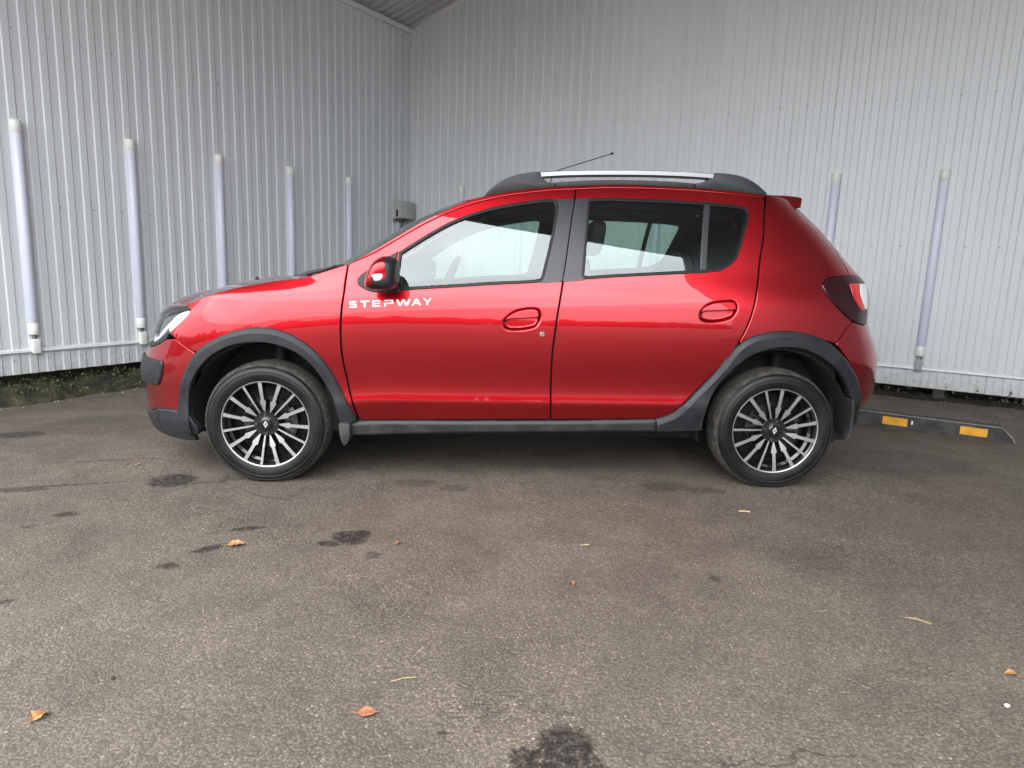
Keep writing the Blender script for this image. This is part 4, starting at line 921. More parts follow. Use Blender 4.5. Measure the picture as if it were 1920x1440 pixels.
# door lettering
def letters():
    A = np.array(D['letters'])[:, :2]; bl, br, tl = A[0], A[1], A[2]
    ux = (br-bl); uh = (tl-bl)
    t = .19
    def bar(x0, x1, y0, y1): return [(x0, y0), (x1, y0), (x1, y1), (x0, y1)]
    def seg(xa, ya, xb, yb, w_): 
        return [(xa-w_/2, ya), (xa+w_/2, ya), (xb+w_/2, yb), (xb-w_/2, yb)]
    G = {'S': [bar(0, 1, 0, t), bar(0, 1, .405, .595), bar(0, 1, 1-t, 1), bar(.80, 1, t, .405), bar(0, .2, .595, 1-t)],
         'T': [bar(0, 1, 1-t, 1), bar(.40, .60, 0, 1-t)],
         'E': [bar(0, 1, 0, t), bar(0, .95, .405, .595), bar(0, 1, 1-t, 1), bar(0, .2, t, .405), bar(0, .2, .595, 1-t)],
         'P': [bar(0, 1, 1-t, 1), bar(0, 1, .36, .55), bar(0, .19, 0, .36), bar(.80, 1, .55, 1-t)],
         'W': [seg(.05, 1, .25, 0, .16), seg(.50, 1, .28, 0, .16), seg(.50, 1, .72, 0, .16), seg(.95, 1, .75, 0, .16)],
         'A': [seg(.10, 0, .48, 1, .22), seg(.90, 0, .52, 1, .22), bar(.30, .70, .24, .40)],
         'Y': [seg(.08, 1, .5, .42, .22), seg(.92, 1, .5, .42, .22), bar(.39, .61, 0, .44)]}
    lay = [('S', 0, .083), ('T', .130, .240), ('E', .277, .374), ('P', .423, .533), ('W', .572, .742), ('A', .757, .872), ('Y', .900, 1.0)]
    par = empty('lettering', parent=df)
    par['label'] = 'white lettering reading STEPWAY'
    for ch, x0, x1 in lay:
        mb = MB()
        for i, g_ in enumerate(G[ch]):
            v = []
            for o_ in (.0006+.0001*i, -.001):
                for (x, y) in g_:
                    c = bl+ux*(x0+(x1-x0)*x)+uh*y; v.append(on_surf(c[0], c[1], o_)[0])
            mb.add(v, [(0, 1, 2, 3), (0, 4, 5, 1), (1, 5, 6, 2), (2, 6, 7, 3), (3, 7, 4, 0)])
        mb.obj('letter', MT['white_print'], par)
letters()
# black pillar film, seals, glass
def window(W, door_, holes_extra=()):
    panel('window_seal', MT['rubber_seal'], door_, W, [inset(W, .0175)], off=.003, thick=.022, fil=((.005, .004),), res=.05)
    g_ = panel('window_glass', MT['glass'], door_, inset(W, .012), off=-.007, thick=.0001, fil=((.003, .0),), res=.05, skin=True)
    return g_
gF = window(WF, df); gR = window(WR_, dr)
panel('pillar_film', MT['satin'], df, D['pillar_front'], [], off=.0022, thick=.004, fil=((.001, .0008),), res=.03)
panel('pillar_film', MT['satin'], dr, D['pillar_rear'], [], off=.0022, thick=.004, fil=((.001, .0008),), res=.03)
panel('window_divider', MT['satin'], dr, D['divider'], [], off=.002, thick=.012, fil=((.003, .002),), res=.03)

fe = panel('front_fender', pa, car, D['fender'], res=.024, fil=((.0035, .0028),))
qu = panel('rear_quarter_panel', pa, car, D['quarter'], res=.026, fil=((.0035, .0028),))
rs = [p for p in D['roof_side']]
rsd = panel('roof_side', pa, car, rs, res=.02, fil=((.003, .002),))
sr_ = panel('sill', pa, car, D['sill_red'], off=-.004, res=.03)
def chamfer(curve, width, dp, band=.004):
    P = seg_resample(curve, .012, closed=False)
    def dist(q):
        best = np.full(len(q), 1e9)
        for a_, b_ in zip(P[:-1], P[1:]):
            d = b_-a_; L = d@d; t_ = np.clip(((q-a_)@d)/L, 0, 1); e_ = a_+t_[:, None]*d-q; best = np.minimum(best, np.hypot(e_[:, 0], e_[:, 1]))
        return best
    def f(a, z):
        d = dist(np.stack([a, z], 1)); t_ = np.clip(1-d/width, 0, 1)
        return dp*t_
    t_ = np.gradient(P, axis=0); t_ /= np.linalg.norm(t_, axis=1)[:, None]; nrm_ = np.stack([-t_[:, 1], t_[:, 0]], 1); out = []
    for w_ in (width-.003, width+.003, width*.5):
        for sg in (-1, 1):
            q = P+sg*w_*nrm_; out.append(q[dist(q) > w_*.97])
    return f, np.concatenate(out)
def n_outer(poly):
    # the outer run of an arch outline: up to the second corner flag
    k = [i for i, p in enumerate(poly) if len(p) > 2]; return poly[k[0]:k[1]+1]
cfF, cxF = chamfer(n_outer(D['arch_front']), .026, .017)
cfR, cxR = chamfer(n_outer(D['arch_rear']), .026, .017)
af = panel('wheel_arch_cladding', MT['plastic'], car, D['arch_front'], off=.022, thick=.028, fil=((.006, .005),), res=.022, step=.014, disp=cfF, xpts=cxF)
ar = panel('wheel_arch_cladding', MT['plastic'], car, D['arch_rear'], off=.022, thick=.028, fil=((.006, .005),), res=.022, step=.014, disp=cfR, xpts=cxR)
si = panel('sill_cladding', MT['plastic_dusty'], car, D['sill'], off=.014, thick=.05, fil=((.02, .014),), res=.03)
# bumpers wrap round to the centre line of the car (a = A0 / A1)
E0, E1 = A0+.001, A1-.001
fbp = D['bumper_front']; fb = panel('front_bumper', pa, car, fbp, res=.026, fil=((.0035, .0028),))
lip = panel('lower_lip', MT['plastic'], car, D['lip_front'], off=.004, res=.028, fil=((.012, .008),))
grd = panel('bumper_guard', MT['plastic'], car, D['guard_front'], off=.012, thick=.03, fil=((.010, .007),), res=.022)
grl = panel('grille', MT['gloss_black'], car, D['grille'], off=.004, res=.03)
rbp = panel('rear_bumper', pa, car, D['bumper_rear'], res=.028, fil=((.0035, .0028),))
rv = panel('rear_valance', MT['plastic'], car, D['valance_rear'], off=-.012, res=.03)
tg = panel('tailgate', pa, car, D['tailgate'], [D['backlight']], res=.032)
bl_ = panel('rear_window', MT['glass'], tg, inset(seg_resample(D['backlight'], .02), -.004), off=-.006, thick=.0001, fil=((.003, 0),), res=.06, skin=True)
# headlamp: bowl behind a clear lens
hl = panel('headlight', MT['lamp_dark'], car, D['headlight'], off=-.030, thick=.01, fil=((.004, .002),), res=.03)
panel('lens', MT['lens'], hl, D['headlight'], off=.0, thick=.0002, fil=((.006, .004),), res=.02, skin=True)
panel('brow', MT['gloss_black'], hl, D['brow'], off=.002, thick=.02, fil=((.004, .003),), res=.02, step=.008)
panel('chin', MT['plastic'], hl, D['chin'], off=-.002, thick=.02, fil=((.004, .003),), res=.02, step=.008)
panel('indicator', MT['lamp_white'], hl, D['hl_ind'], off=-.010, thick=.01, fil=((.004, .003),), res=.012, step=.006)
panel('reflector', MT['lamp_white'], hl, D['hl_ref'], off=-.016, thick=.01, fil=((.004, .003),), res=.012, step=.006)
panel('reflector', MT['lamp_white'], hl, D['hl_ref2'], off=-.012, thick=.01, fil=((.004, .003),), res=.012, step=.006)
tl = panel('tail_light', MT['tail_smoke'], car, D['taillight'], off=.004, res=.016, fil=((.006, .005),), thick=.02)
panel('red_lens', MT['tail_red'], tl, D['tl_red'], off=.0062, thick=.006, fil=((.003, .002),), res=.012, step=.006)
panel('clear_lens', MT['lamp_white'], tl, D['tl_clear'], off=.0062, thick=.006, fil=((.003, .002),), res=.012, step=.006)

# dark inner skin so the shut lines read as real gaps
shell_out = [(-.36, .9, 1), (-.2, .95), (.1, 1.0), (.36, 1.075, 1), (.53, 1.15), (.79, 1.31), (1.01, 1.415), (1.3, 1.48), (1.7, 1.51), (2.1, 1.51), (2.5, 1.50), (2.9, 1.47), (3.12, 1.43, 1), (3.16, 1.2), (3.05, 1.05), (2.9, .85), (2.92, .72, 1)]
shell_out += [(WB*1.0+.405*math.cos(R(t)), .31+.405*math.sin(R(t))) for t in range(35, 181, 12)]+[(2.2, .30, 1), (.40, .30, 1)]
shell_out += [(.405*math.cos(R(t)), .31+.405*math.sin(R(t))) for t in range(0, 150, 12)]+[(-.36, .60, 1)]
shl = panel('body_shell', MT['dark'], car, shell_out, [inset(WF, .011), inset(WR_, .011)], off=-.028, thick=.03, res=.05, step=.025, fil=((.003, .001),))

for o in (df, dr, fe, qu, rsd, sr_, af, ar, si, fb, lip, grd, grl, rbp, rv, tg, hl, tl, shl): twin(o)

# wheel housings and underside
def housing(cx):
    prof = [(.205, .30), (.392, .30), (.392, .045), (.372, .030), (.372, .05)]
    o = lathe('wheel_arch_liner', [(0, .34), (.392, .34), (.392, .02)], MT['liner'], car, 48)
    o.location = (cx, 0, .315); return o
def wheel_liner(cx):
    mb = MB(); n_ = 30; r = .392
    P = [(cx+r*math.cos(R(-4+196*k/n_)), .315+r*math.sin(R(-4+196*k/n_))) for k in range(n_+1)]
    v = [(x, y, z) for (x, z) in P for y in (.035, .36)]
    mb.add(v, [(2*i, 2*i+1, 2*i+3, 2*i+2) for i in range(n_)])
    v = [(x, .36, z) for (x, z) in P]; mb.add(v, [tuple(range(len(P)))])
    return mb.obj('wheel_arch_liner', MT['liner'], car)
for cx in (0, WB): twin(wheel_liner(cx))
mb = MB(); mb.box(-.62, 3.15, .37, 2*YC-.37, .17, .23); mb.box(.42, 2.18, .10, 2*YC-.10, .275, .31); mb.box(-.55, -.45, .3, 2*YC-.3, .2, .85); mb.box(.28, .34, .12, 2*YC-.12, .25, 1.02); mb.box(2.95, 3.0, .2, 2*YC-.2, .2, .75)
mb.each('underbody', MT['dark'], car)
# visible suspension and inner fender pieces
mb = MB(); mb.tube([(0, .22, .31), (.02, .26, .72)], .03, 10); mb.tube([(0, .10, .315), (0, .5, .30)], .025, 8); mb.tube([(WB, .10, .315), (WB, .5, .30)], .035, 8); mb.tube([(WB+.06, .26, .30), (WB+.10, .3, .70)], .03, 8)
mb.each('suspension_strut', MT['liner'], car, smooth=True, ang=40)

# mud flaps
mb = MB()
def flap(xa, xb, z0, z1, lean, y0, y1, th=.006):
    v = []
    for t in (0, .25, .5, .75, 1):
        z = z1+(z0-z1)*t; xo = lean*math.sin(t*2.4)
        for y in (y0, y1):
            for x in (xa, xb): v.append((x+xo-.004*t, y+(.012*t if y == y0 else -.01*t), z))
    f = []
    for i in range(4):
        b0 = i*4
        f += [(b0, b0+1, b0+5, b0+4), (b0+2, b0+6, b0+7, b0+3), (b0, b0+4, b0+6, b0+2), (b0+1, b0+3, b0+7, b0+5)]
    f += [(0, 2, 3, 1), (16, 17, 19, 18)]
    mb.add(v, f)
flap(2.962, 2.975, .272, .47, .012, -.004, .16); twin(mb.obj('mud_flap', MT['plastic_dusty'], car, smooth=True, ang=50))
mb = MB()
P = [(.374, .322), (.428, .320), (.430, .262), (.421, .228), (.405, .207), (.394, .208), (.384, .230), (.376, .270)]
n_ = len(P); v = [(x, y, z) for y in (-.022, .12) for x, z in P]
mb.add(v, [(i, (i+1) % n_, n_+(i+1) % n_, n_+i) for i in range(n_)]+[tuple(range(n_))[::-1], tuple(n_+k for k in range(n_))])
twin(mb.obj('mud_flap', MT['plastic_dusty'], car, bev=.004))

# ---- hood, windscreen, roof: skins lofted between the two sides
def loft(name, rows, m, thick=.008, ang=60):
    """rows of 3D points (same count) -> smooth sheet with thickness"""
    nr, nc = len(rows), len(rows[0]); v = [tuple(p) for r_ in rows for p in r_]
    f = [(i*nc+j, i*nc+j+1, (i+1)*nc+j+1, (i+1)*nc+j) for i in range(nr-1) for j in range(nc-1)]
    o = mesh(name, v, f, m, car, True, ang)
    if thick:
        bm = bmesh.new(); bm.from_mesh(o.data); bmesh.ops.recalc_face_normals(bm, faces=bm.faces)
        # make the outside face up / out
        up = sum(((f_.normal.z) for f_ in bm.faces))
        if up < 0: bmesh.ops.reverse_faces(bm, faces=bm.faces)
        bmesh.ops.solidify(bm, geom=bm.faces, thickness=thick); bm.to_mesh(o.data); bm.free()
        o.data.polygons.foreach_set('use_smooth', [True]*len(o.data.polygons)); o.data.set_sharp_from_angle(angle=R(ang))
    return o
NC = 29
def across(y0, y1, n_=NC):
    return [y0+(y1-y0)*k/(n_-1) for k in range(n_)]
he = seg_resample(D['hood_edge'], .02, closed=False)
HE = np.array([on_surf(a, z, -.002)[0] for a, z in he])     # from the cowl forward and round the nose
rows = []
crx = [-.88, -.80, -.727, -.6, -.33, 0, .2, .42]; crv = [0, .035, .062, .072, .066, .032, .018, .0]
for x in np.linspace(HE[:, 0].max()-.005, HE[:, 0].min()+.004, 60):
    k = np.argmin(np.abs(HE[:, 0]-x)); ye = np.interp(x, HE[::-1, 0], HE[::-1, 1]); ze = np.interp(x, HE[::-1, 0], HE[::-1, 2])
    c = np.interp(x, crx, crv)*min(1, (YC-ye)/.35); r_ = []
    for t in np.linspace(0, 1, NC):
        t = .5-.5*math.cos(math.pi*t); s_ = 1-abs(2*t-1)
        y = ye+(2*YC-2*ye)*t
        r_.append((x, y, ze+c*(1-(1-s_)**2.6)-.0015*(s_ < .02)))
    rows.append(r_)
hood = loft('hood', rows, pa)
ap = seg_resample(D['roof_line'], .03, closed=False)
RL = np.array([on_surf(a, z, -.006)[0] for a, z in ap])
rows = []; wx = []
for p in RL:
    if p[0] > 1.07: break
    r_ = []
    for t in np.linspace(0, 1, NC):
        s_ = 1-abs(2*t-1); b_ = 1-(1-s_)**2.4
        r_.append((p[0]-.15*b_+.0, p[1]+(2*YC-2*p[1])*t, p[2]+.012*b_-.006))
    rows.append(r_)
ws = loft('windscreen', rows, MT['glass'], 0)
last = rows[-1]
rows = [[(x+.002, y, z+.004) for x, y, z in last]]
for p in RL:
    if p[0] < 1.09: continue
    k = min(1, (p[0]-1.0)/.5); k2 = min(1, max(0, (p[0]-1.0)/.35)); r_ = []
    for t in np.linspace(0, 1, NC):
        s_ = 1-abs(2*t-1); b_ = 1-(1-s_)**3.0
        r_.append((p[0]-.15*b_*(1-k2)+.0, p[1]+(2*YC-2*p[1])*t, p[2]+(.012+.028*k)*b_))
    rows.append(r_)
# headliner follows the roof
rf = loft('roof_panel', rows, pa, .006)
rows2 = [[(x, y, z-.035-.0*abs(y-YC)) for x, y, z in r_][1:-1] for r_ in rows]
loft('headliner', rows2, MT['headliner'], .004)
# cowl and wipers
mb = MB(); mb.box(.20, .40, .22, 2*YC-.22, 1.02, 1.055); mb.obj('cowl', MT['plastic'], car, bev=.01)
mb = MB(); mb.tube([(.07, .46, 1.032), (.12, .47, 1.050), (.20, .48, 1.068), (.265, .50, 1.094)], [.009, .012, .009, .005], 8)
mb.tube([(.10, .62, 1.048), (.24, .64, 1.088), (.275, .64, 1.10)], [.01, .009, .006], 8)
mb.box(.055, .12, .40, .56, 1.018, 1.040); mb.each('wiper', MT['plastic'], car, smooth=True, ang=40)
mb = MB(); mb.tube([(-.20, .55, 1.005), (-.19, .55, 1.022)], .008, 8); mb.obj('washer_jet', MT['plastic'], car)

# extruded side shapes
def slab(name, pts, y0, y1, m, parent, bev=.004, curve=None):
    P = [tuple(p) for p in (seg_resample(pts, .02) if curve else np.array([q[:2] for q in pts]))]
    n_ = len(P); v = [(x, y, z) for y in (y0, y1) for x, z in P]
    f = [(i, (i+1) % n_, n_+(i+1) % n_, n_+i) for i in range(n_)]+[tuple(range(n_))[::-1], tuple(n_+k for k in range(n_))]
    mb = MB(); mb.add(v, f); return mb.obj(name, m, parent, bev=bev)
rail = empty('roof_rail', parent=car)
slab('rail_foot', D['rail_front'], .262, .312, MT['plastic'], rail, .006, True)
slab('rail_foot', D['rail_rear'], .262, .312, MT['plastic'], rail, .006, True)
slab('rail_base', D['rail_base'], .264, .308, MT['plastic'], rail, .003, True)
bar = seg_resample(D['rail_bar'], .05, closed=False)
mb = MB(); v = []; f = []; prof = [(0, -.011), (.010, -.013), (.034, -.013), (.044, -.006), (.044, .006), (.034, .012), (.012, .013), (.002, .009)]
for (x, z) in bar:
    for (y, dz) in prof: v.append((x, .262+y, z+dz))
n_ = len(prof); f = [(i*n_+j, i*n_+(j+1) % n_, (i+1)*n_+(j+1) % n_, (i+1)*n_+j) for i in range(len(bar)-1) for j in range(n_)]
mb.add(v, f); mb.obj('rail_bar', MT['chrome'], rail, smooth=True, ang=50)
mb = MB(); v = []
for (x, z) in bar:
    for (y, dz) in ((.006, -.019), (.040, -.019), (.040, -.0125), (.006, -.0125)): v.append((x, .262+y, z+dz))
mb.add(v, [(i*4+j, i*4+(j+1) % 4, (i+1)*4+(j+1) % 4, (i+1)*4+j) for i in range(len(bar)-1) for j in range(4)]); mb.obj('bar_underside', MT['rubber_seal'], rail)
twin(rail)
sp_ = slab('spoiler', [(2.60, 1.470, 1), (2.60, 1.508, 1), (2.70, 1.506), (2.766, 1.498, 1), (2.773, 1.490, 1), (2.750, 1.440, 1), (2.69, 1.43, 1)], .30, 2*YC-.30, pa, car, .004, True)
for v_ in sp_.data.vertices:      # the ends lean in with the tailgate
    d_ = (v_.co.z-1.425)*.9
    v_.co.y += d_ if v_.co.y < YC else -d_
an = empty('antenna', parent=car)
mb = MB(); mb.tube([(1.46, YC, 1.555), (1.46, YC, 1.585)], [.022, .014], 12); mb.obj('base', MT['plastic'], an, smooth=True, ang=40)
mb = MB(); mb.tube([(1.46, YC, 1.580), (1.475, YC, 1.655), (1.493, YC, 1.667), (1.823, YC, 1.774)], [.0032, .0032, .003, .0026], 8); mb.obj('mast', MT['cable'], an, smooth=True)
mb = MB(); mb.tube([(1.815, YC, 1.7715), (1.832, YC, 1.777)], [.0062, .0062], 8); mb.obj('tip', MT['cable'], an, smooth=True, ang=40)

# ---- door mirror
def mirror():
    par = empty('side_mirror', parent=car)
    panel('mirror_base', MT['plastic'], par, D['mirror_base'], [], off=.006, thick=.02, fil=((.006, .005),), res=.02, step=.01)
    cx, cy, cz = .629, -.125, 1.068; ax, ay, az = .0705, .118, .078
    nu, nvv = 48, 32; v = []; caps = []; 
    for j in range(nvv+1):
        ph = -math.pi/2+math.pi*j/nvv
        for i in range(nu):
            t = 2*math.pi*i/nu
            # ring axis along y (outboard), superellipse section in x-z
            c, s_ = math.cos(t), math.sin(t); e_ = .74
            rx = math.copysign(abs(c)**e_, c); rz_ = math.copysign(abs(s_)**(.74 if s_ > 0 else .62), s_)
            k = max(math.cos(ph), 0)**.42
            y = math.copysign(abs(math.sin(ph))**.85, math.sin(ph))
            xx = rx*k*ax*(1+.0*y); zz = rz_*k*az
            if xx > 0: xx = min(xx, .058+.004*k)*(1 if k > .6 else 1)      # flat mirror face
            # nose sweeps back toward the top
            xx += -.018*(-zz/az)*(1 if xx < 0 else .2) + .012*(zz/az)*(1 if xx < 0 else 0)
            v.append((cx+xx, cy+y*ay, cz+zz-.012*max(0, -y)*0))
    red, blk = MB(), MB()
    fa = []; 
    for j in range(nvv):
        for i in range(nu):
            q = (j*nu+i, j*nu+(i+1) % nu, (j+1)*nu+(i+1) % nu, (j+1)*nu+i); fa.append(q)
    def is_red(q):
        c = sum((Vector(v[k]) for k in q), Vector())/4
        return c.x < .650-.0*c.z and c.z > 1.045 or (c.x < .592 and c.z > 1.01)
    for sel, name, m in ((True, 'mirror_cap', pa), (False, 'mirror_housing', MT['plastic'])):
        fs = [q for q in fa if is_red(q) == sel]; ids = sorted({k for q in fs for k in q}); mp_ = {k: i for i, k in enumerate(ids)}
        vv = [Vector(v[k]) for k in ids]
        if sel: 
            ctr = Vector((cx, cy, cz)); vv = [ctr+(p-ctr)*1.012 for p in vv]
        o = mesh(name, vv, [tuple(mp_[k] for k in q) for q in fs], m, par, True, 70)
        bm = bmesh.new(); bm.from_mesh(o.data); bmesh.ops.remove_doubles(bm, verts=bm.verts, dist=1e-5); bmesh.ops.recalc_face_normals(bm, faces=bm.faces); bm.to_mesh(o.data); bm.free()
    # indicator lens: a patch standing just proud of the shell
    I = [(.576, 1.034), (.584, 1.052), (.592, 1.062), (.642, 1.066), (.644, 1.056), (.638, 1.043), (.626, 1.036), (.60, 1.032)]
    def shell_y(x, z):
        # outboard y of the shell at (x,z)
        rxn = abs(x-cx)/ax; rzn = abs(z-cz)/az; r_ = min(.999, (rxn**(1/.74)+rzn**(1/.68))**.74) if rxn+rzn > 0 else 0
        k = min(r_, .999); cph = k**(1/.42); s_ = math.sqrt(max(0, 1-cph*cph)); return cy-ay*s_**.85
    P = seg_resample([p+(0,) for p in I], .006); n_ = len(P)
    c0 = P.mean(0); v2 = []
    for k in (1., .8, .4, .02):
        for p_ in P:
            q = c0+(p_-c0)*k; v2.append((q[0], shell_y(q[0], q[1])-.0045*(1 if k < 1 else -.2), q[1]))
    f = [(j*n_+i, j*n_+(i+1) % n_, (j+1)*n_+(i+1) % n_, (j+1)*n_+i) for j in range(3) for i in range(n_)]
    o = mesh('indicator', v2, f, MT['lamp_white'], par, True, 60); bm = bmesh.new(); bm.from_mesh(o.data); bmesh.ops.recalc_face_normals(bm, faces=bm.faces); bm.to_mesh(o.data); bm.free()
    mb = MB(); mb.tube([(.62, -.03, 1.010), (.635, .03, 1.012)], [.030, .034], 14); mb.obj('mirror_arm', MT['plastic'], par, smooth=True, ang=40)
    mb = MB(); mb.box(.6850, .6862, -.20, -.06, 1.03, 1.11); mb.obj('mirror_glass', MT['chrome'], par, bev=0)
    return par
twin(mirror())

# ---- wheels
RR = .2225
def spoke_mesh(arrow):
    """spoke in the x-z plane pointing +z, face toward -y"""
    r0, r1 = .060, .2165
    if arrow: half = [(r0, .0018), (.100, .0115), (.116, .0150), (.125, .0078), (.17, .0082), (r1, .0095)]
    else: half = [(r0, .0034), (.12, .0050), (r1, .0064)]
    outl = [(w, r) for r, w in half]+[(-w, r) for r, w in half[::-1]]
    n_ = len(outl); fy = lambda r: .012+.016*(1-(r-r0)/(r1-r0))**1.5
    v = [(x, fy(z), z) for x, z in outl]+[(x*1.12, fy(z)+.004, z) for x, z in outl]+[(x*1.35+math.copysign(.001, x), fy(z)+.035, z) for x, z in outl]
    f = []; m = []
    h_ = len(half)
    for i in range(h_-1): f.append((i, i+1, n_-2-i, n_-1-i)); m.append(0)
    for L_ in (0, 1):
        for i in range(n_): f.append((L_*n_+i, L_*n_+(i+1) % n_, (L_+1)*n_+(i+1) % n_, (L_+1)*n_+i)); m.append(1)
    me = bpy.data.meshes.new('spoke'); me.from_pydata(v, [], f)
    for p_, k in zip(me.polygons, m): p_.material_index = k
    bm = bmesh.new(); bm.from_mesh(me); bmesh.ops.recalc_face_normals(bm, faces=bm.faces); bm.to_mesh(me); bm.free()
    me.materials.append(MT['machined']); me.materials.append(MT['rim_black'])
    return me
def wheel(cx, phase, txt=True):
    w = empty('wheel', (cx, 0, .303), parent=car)
    prof = [(.2105, .018), (.216, .010), (.232, .0045), (.250, .001), (.262, .0004), (.264, .0016), (.268, .0016), (.270, .0006), (.282, .005), (.286, .0075), (.288, .0070), (.296, .016), (.303, .0235), (.308, .032), (.3115, .045)]
    tr = [(.3135, .058), (.3065, .060), (.3065, .067), (.314, .069), (.3145, .088), (.307, .090), (.307, .0975), (.3145, .0995)]
    prof2 = prof+tr; prof3 = prof2+[(r, .205-y) for r, y in prof2[::-1]]
    def fn(k, i, r, y):
        if 12 <= i <= 14 and k % 4 == 0: r -= .003
        return r, y
    mi = [0]*11+[1]*(len(prof3)-23)+[0]*12
    t = lathe('tyre', prof3, [MT['tyre'], MT['tread']], w, 256, 38, fn, mi)
    for vtx in t.data.vertices:
        if vtx.co.z < -.3025: vtx.co.z = -.3025
        if vtx.co.z < -.26: vtx.co.y += (-.006 if vtx.co.y < .1 else .006)*(-.26-vtx.co.z)/.043
    rim = lathe('rim', [(.2140, .0150), (.2160, .0095), (.2205, .0078), (.2222, .0095), (.2225, .014)], MT['machined'], w, 128, 40); 
    lathe('barrel', [(.2150, .0135), (.2120, .014), (.2060, .022), (.2040, .05), (.192, .060), (.188, .19)], MT['rim_black'], w, 96, 30)
    lathe('rim_back', [(0, .10), (.19, .12)], MT['dark'], w, 48)
    ms = [spoke_mesh(False), spoke_mesh(True)] if not hasattr(wheel, 'ms') else wheel.ms
    wheel.ms = ms
    for k in range(15):
        o = bpy.data.objects.new('spoke', ms[0 if k % 3 == 0 else 1]); COL.objects.link(o); o.parent = w
        an_ = phase+24*k+(0 if k % 3 == 0 else (-1.2 if k % 3 == 1 else 1.2)); o.rotation_euler = (0, R(90-an_), 0)
    hb = lathe('hub', [(0, .022), (.026, .022), (.030, .026), (.045, .030), (.062, .027), (.069, .036), (.074, .060)], MT['rim_black'], w, 48, 30)
    mb = MB()
    for k in range(4):
        a = R(phase+45+90*k); c = (.049*math.cos(a), .049*math.sin(a))
        mb.tube([(c[0], .018, c[1]), (c[0], .034, c[1])], [.0075, .0085], 6)
    mb.each('wheel_nut', MT['disc'], w, smooth=True, ang=30)
    cap_ = lathe('centre_cap', [(0, .0155), (.024, .0165), (.0285, .020), (.030, .030)], MT['gloss_black'], w, 40, 30)
    # diamond emblem, an open lozenge
    mb = MB(); tq = R(phase-46); oo = [(0, .0185), (.0115, .0), (0, -.0185), (-.0115, 0)]; ii = [(0, .0085), (.0045, 0), (0, -.0085), (-.0045, 0)]
    rot = lambda p_: (p_[0]*math.cos(tq)-p_[1]*math.sin(tq)+.0, p_[0]*math.sin(tq)+p_[1]*math.cos(tq))
    vv = [(rot(p_)[0], y, rot(p_)[1]) for y in (.0135, .018) for p_ in oo+ii]
    mb.add(vv, [(i, (i+1) % 4, 4+(i+1) % 4, 4+i) for i in range(4)]+[(i, 8+i, 8+(i+1) % 4, (i+1) % 4) for i in range(4)]+[(4+i, 4+(i+1) % 4, 12+(i+1) % 4, 12+i) for i in range(4)])
    mb.obj('emblem', MT['emblem'], w)
    lathe('brake_disc', [(.06, .085), (.07, .078), (.130, .078), (.133, .082), (.133, .098)], MT['disc'], w, 64, 30)
    mb = MB(); a0 = R(200)
    for k in range(6):
        a = R(-35+14*k); 
    v_ = []; f_ = []
    for k in range(7):
        a = R(-38+12*k)
        for r_, y in ((.085, .060), (.15, .060), (.15, .115), (.085, .115)): v_.append((r_*math.cos(a), y, r_*math.sin(a)))
    for k in range(6):
        for j in range(4): f_.append((k*4+j, k*4+(j+1) % 4, (k+1)*4+(j+1) % 4, (k+1)*4+j))
    f_ += [(0, 1, 2, 3), (24, 27, 26, 25)]
    mb.add(v_, f_); mb.obj('brake_caliper', MT['disc'], w, bev=.006)
    if txt:
        # raised sidewall lettering
        for (word, a_mid, rr, ht) in txt:
            cu = bpy.data.curves.new('sidewall_lettering', 'FONT'); cu.body = word; cu.size = ht*1.35; cu.extrude = .0009; cu.space_character = 1.12; cu.resolution_u = 2
            tmp = bpy.data.objects.new('tmp', cu); COL.objects.link(tmp)
            me = bpy.data.meshes.new_from_object(tmp); bpy.data.objects.remove(tmp); bpy.data.curves.remove(cu)
            xs_ = [q.co.x for q in me.vertices]; x0, x1 = min(xs_), max(xs_)
            for q in me.vertices:
                x, y, z = q.co; ang_ = R(a_mid)-(x-(x0+x1)/2)/rr*(1 if math.sin(R(a_mid)) > 0 else 1)
                r_ = rr-ht*.5+y
                q.co = (r_*math.cos(ang_), -.0006-(z if z > 0 else 0)+.004*abs(r_-.257)*20*.02, r_*math.sin(ang_))
            o = link('sidewall_lettering', me, MT['gloss_black'], w)
            o['label'] = 'raised lettering on the tyre sidewall'
    return w
w1 = wheel(0, 46, [('Continental', 238, .252, .022)]); w2 = wheel(WB, 35, [('Continental', 101, .252, .022)])
def far_wheel(w):
    c = deep_copy(w, car); c.location.y = 2*YC; c.scale.y = -1
far_wheel(w1); far_wheel(w2)

# ---- cabin
it = MT['interior']
def blob(mb, c, r, e=.5, nu=20, nv_=12, shear=0):
    v = []
    for j in range(nv_+1):
        ph = -math.pi/2+math.pi*j/nv_
        for i in range(nu):
            t = 2*math.pi*i/nu; c1, s1 = math.cos(t), math.sin(t)
            k = max(math.cos(ph), 0)**e; sz = math.copysign(abs(math.sin(ph))**e, math.sin(ph))
            x = math.copysign(abs(c1)**e, c1)*k*r[0]; y = math.copysign(abs(s1)**e, s1)*k*r[1]; z = sz*r[2]
            v.append((c[0]+x+shear*z, c[1]+y, c[2]+z))
    mb.add(v, [(j*nu+i, j*nu+(i+1) % nu, (j+1)*nu+(i+1) % nu, (j+1)*nu+i) for j in range(nv_) for i in range(nu)])
def seat(x, y):
    s_ = empty('seat', (x, y, 0), parent=car)
    mb = MB(); blob(mb, (-.25, 0, .55), (.25, .24, .08)); mb.obj('seat_cushion', it, s_, smooth=True)
    mb = MB(); blob(mb, (0, 0, .86), (.065, .235, .30), shear=.28); mb.obj('seat_back', it, s_, smooth=True)
    mb = MB(); blob(mb, (.155, 0, 1.268), (.050, .125, .095), .55, shear=.15); mb.obj('headrest', it, s_, smooth=True)
    return s_
seat(1.535, .50); seat(1.535, 2*YC-.50)
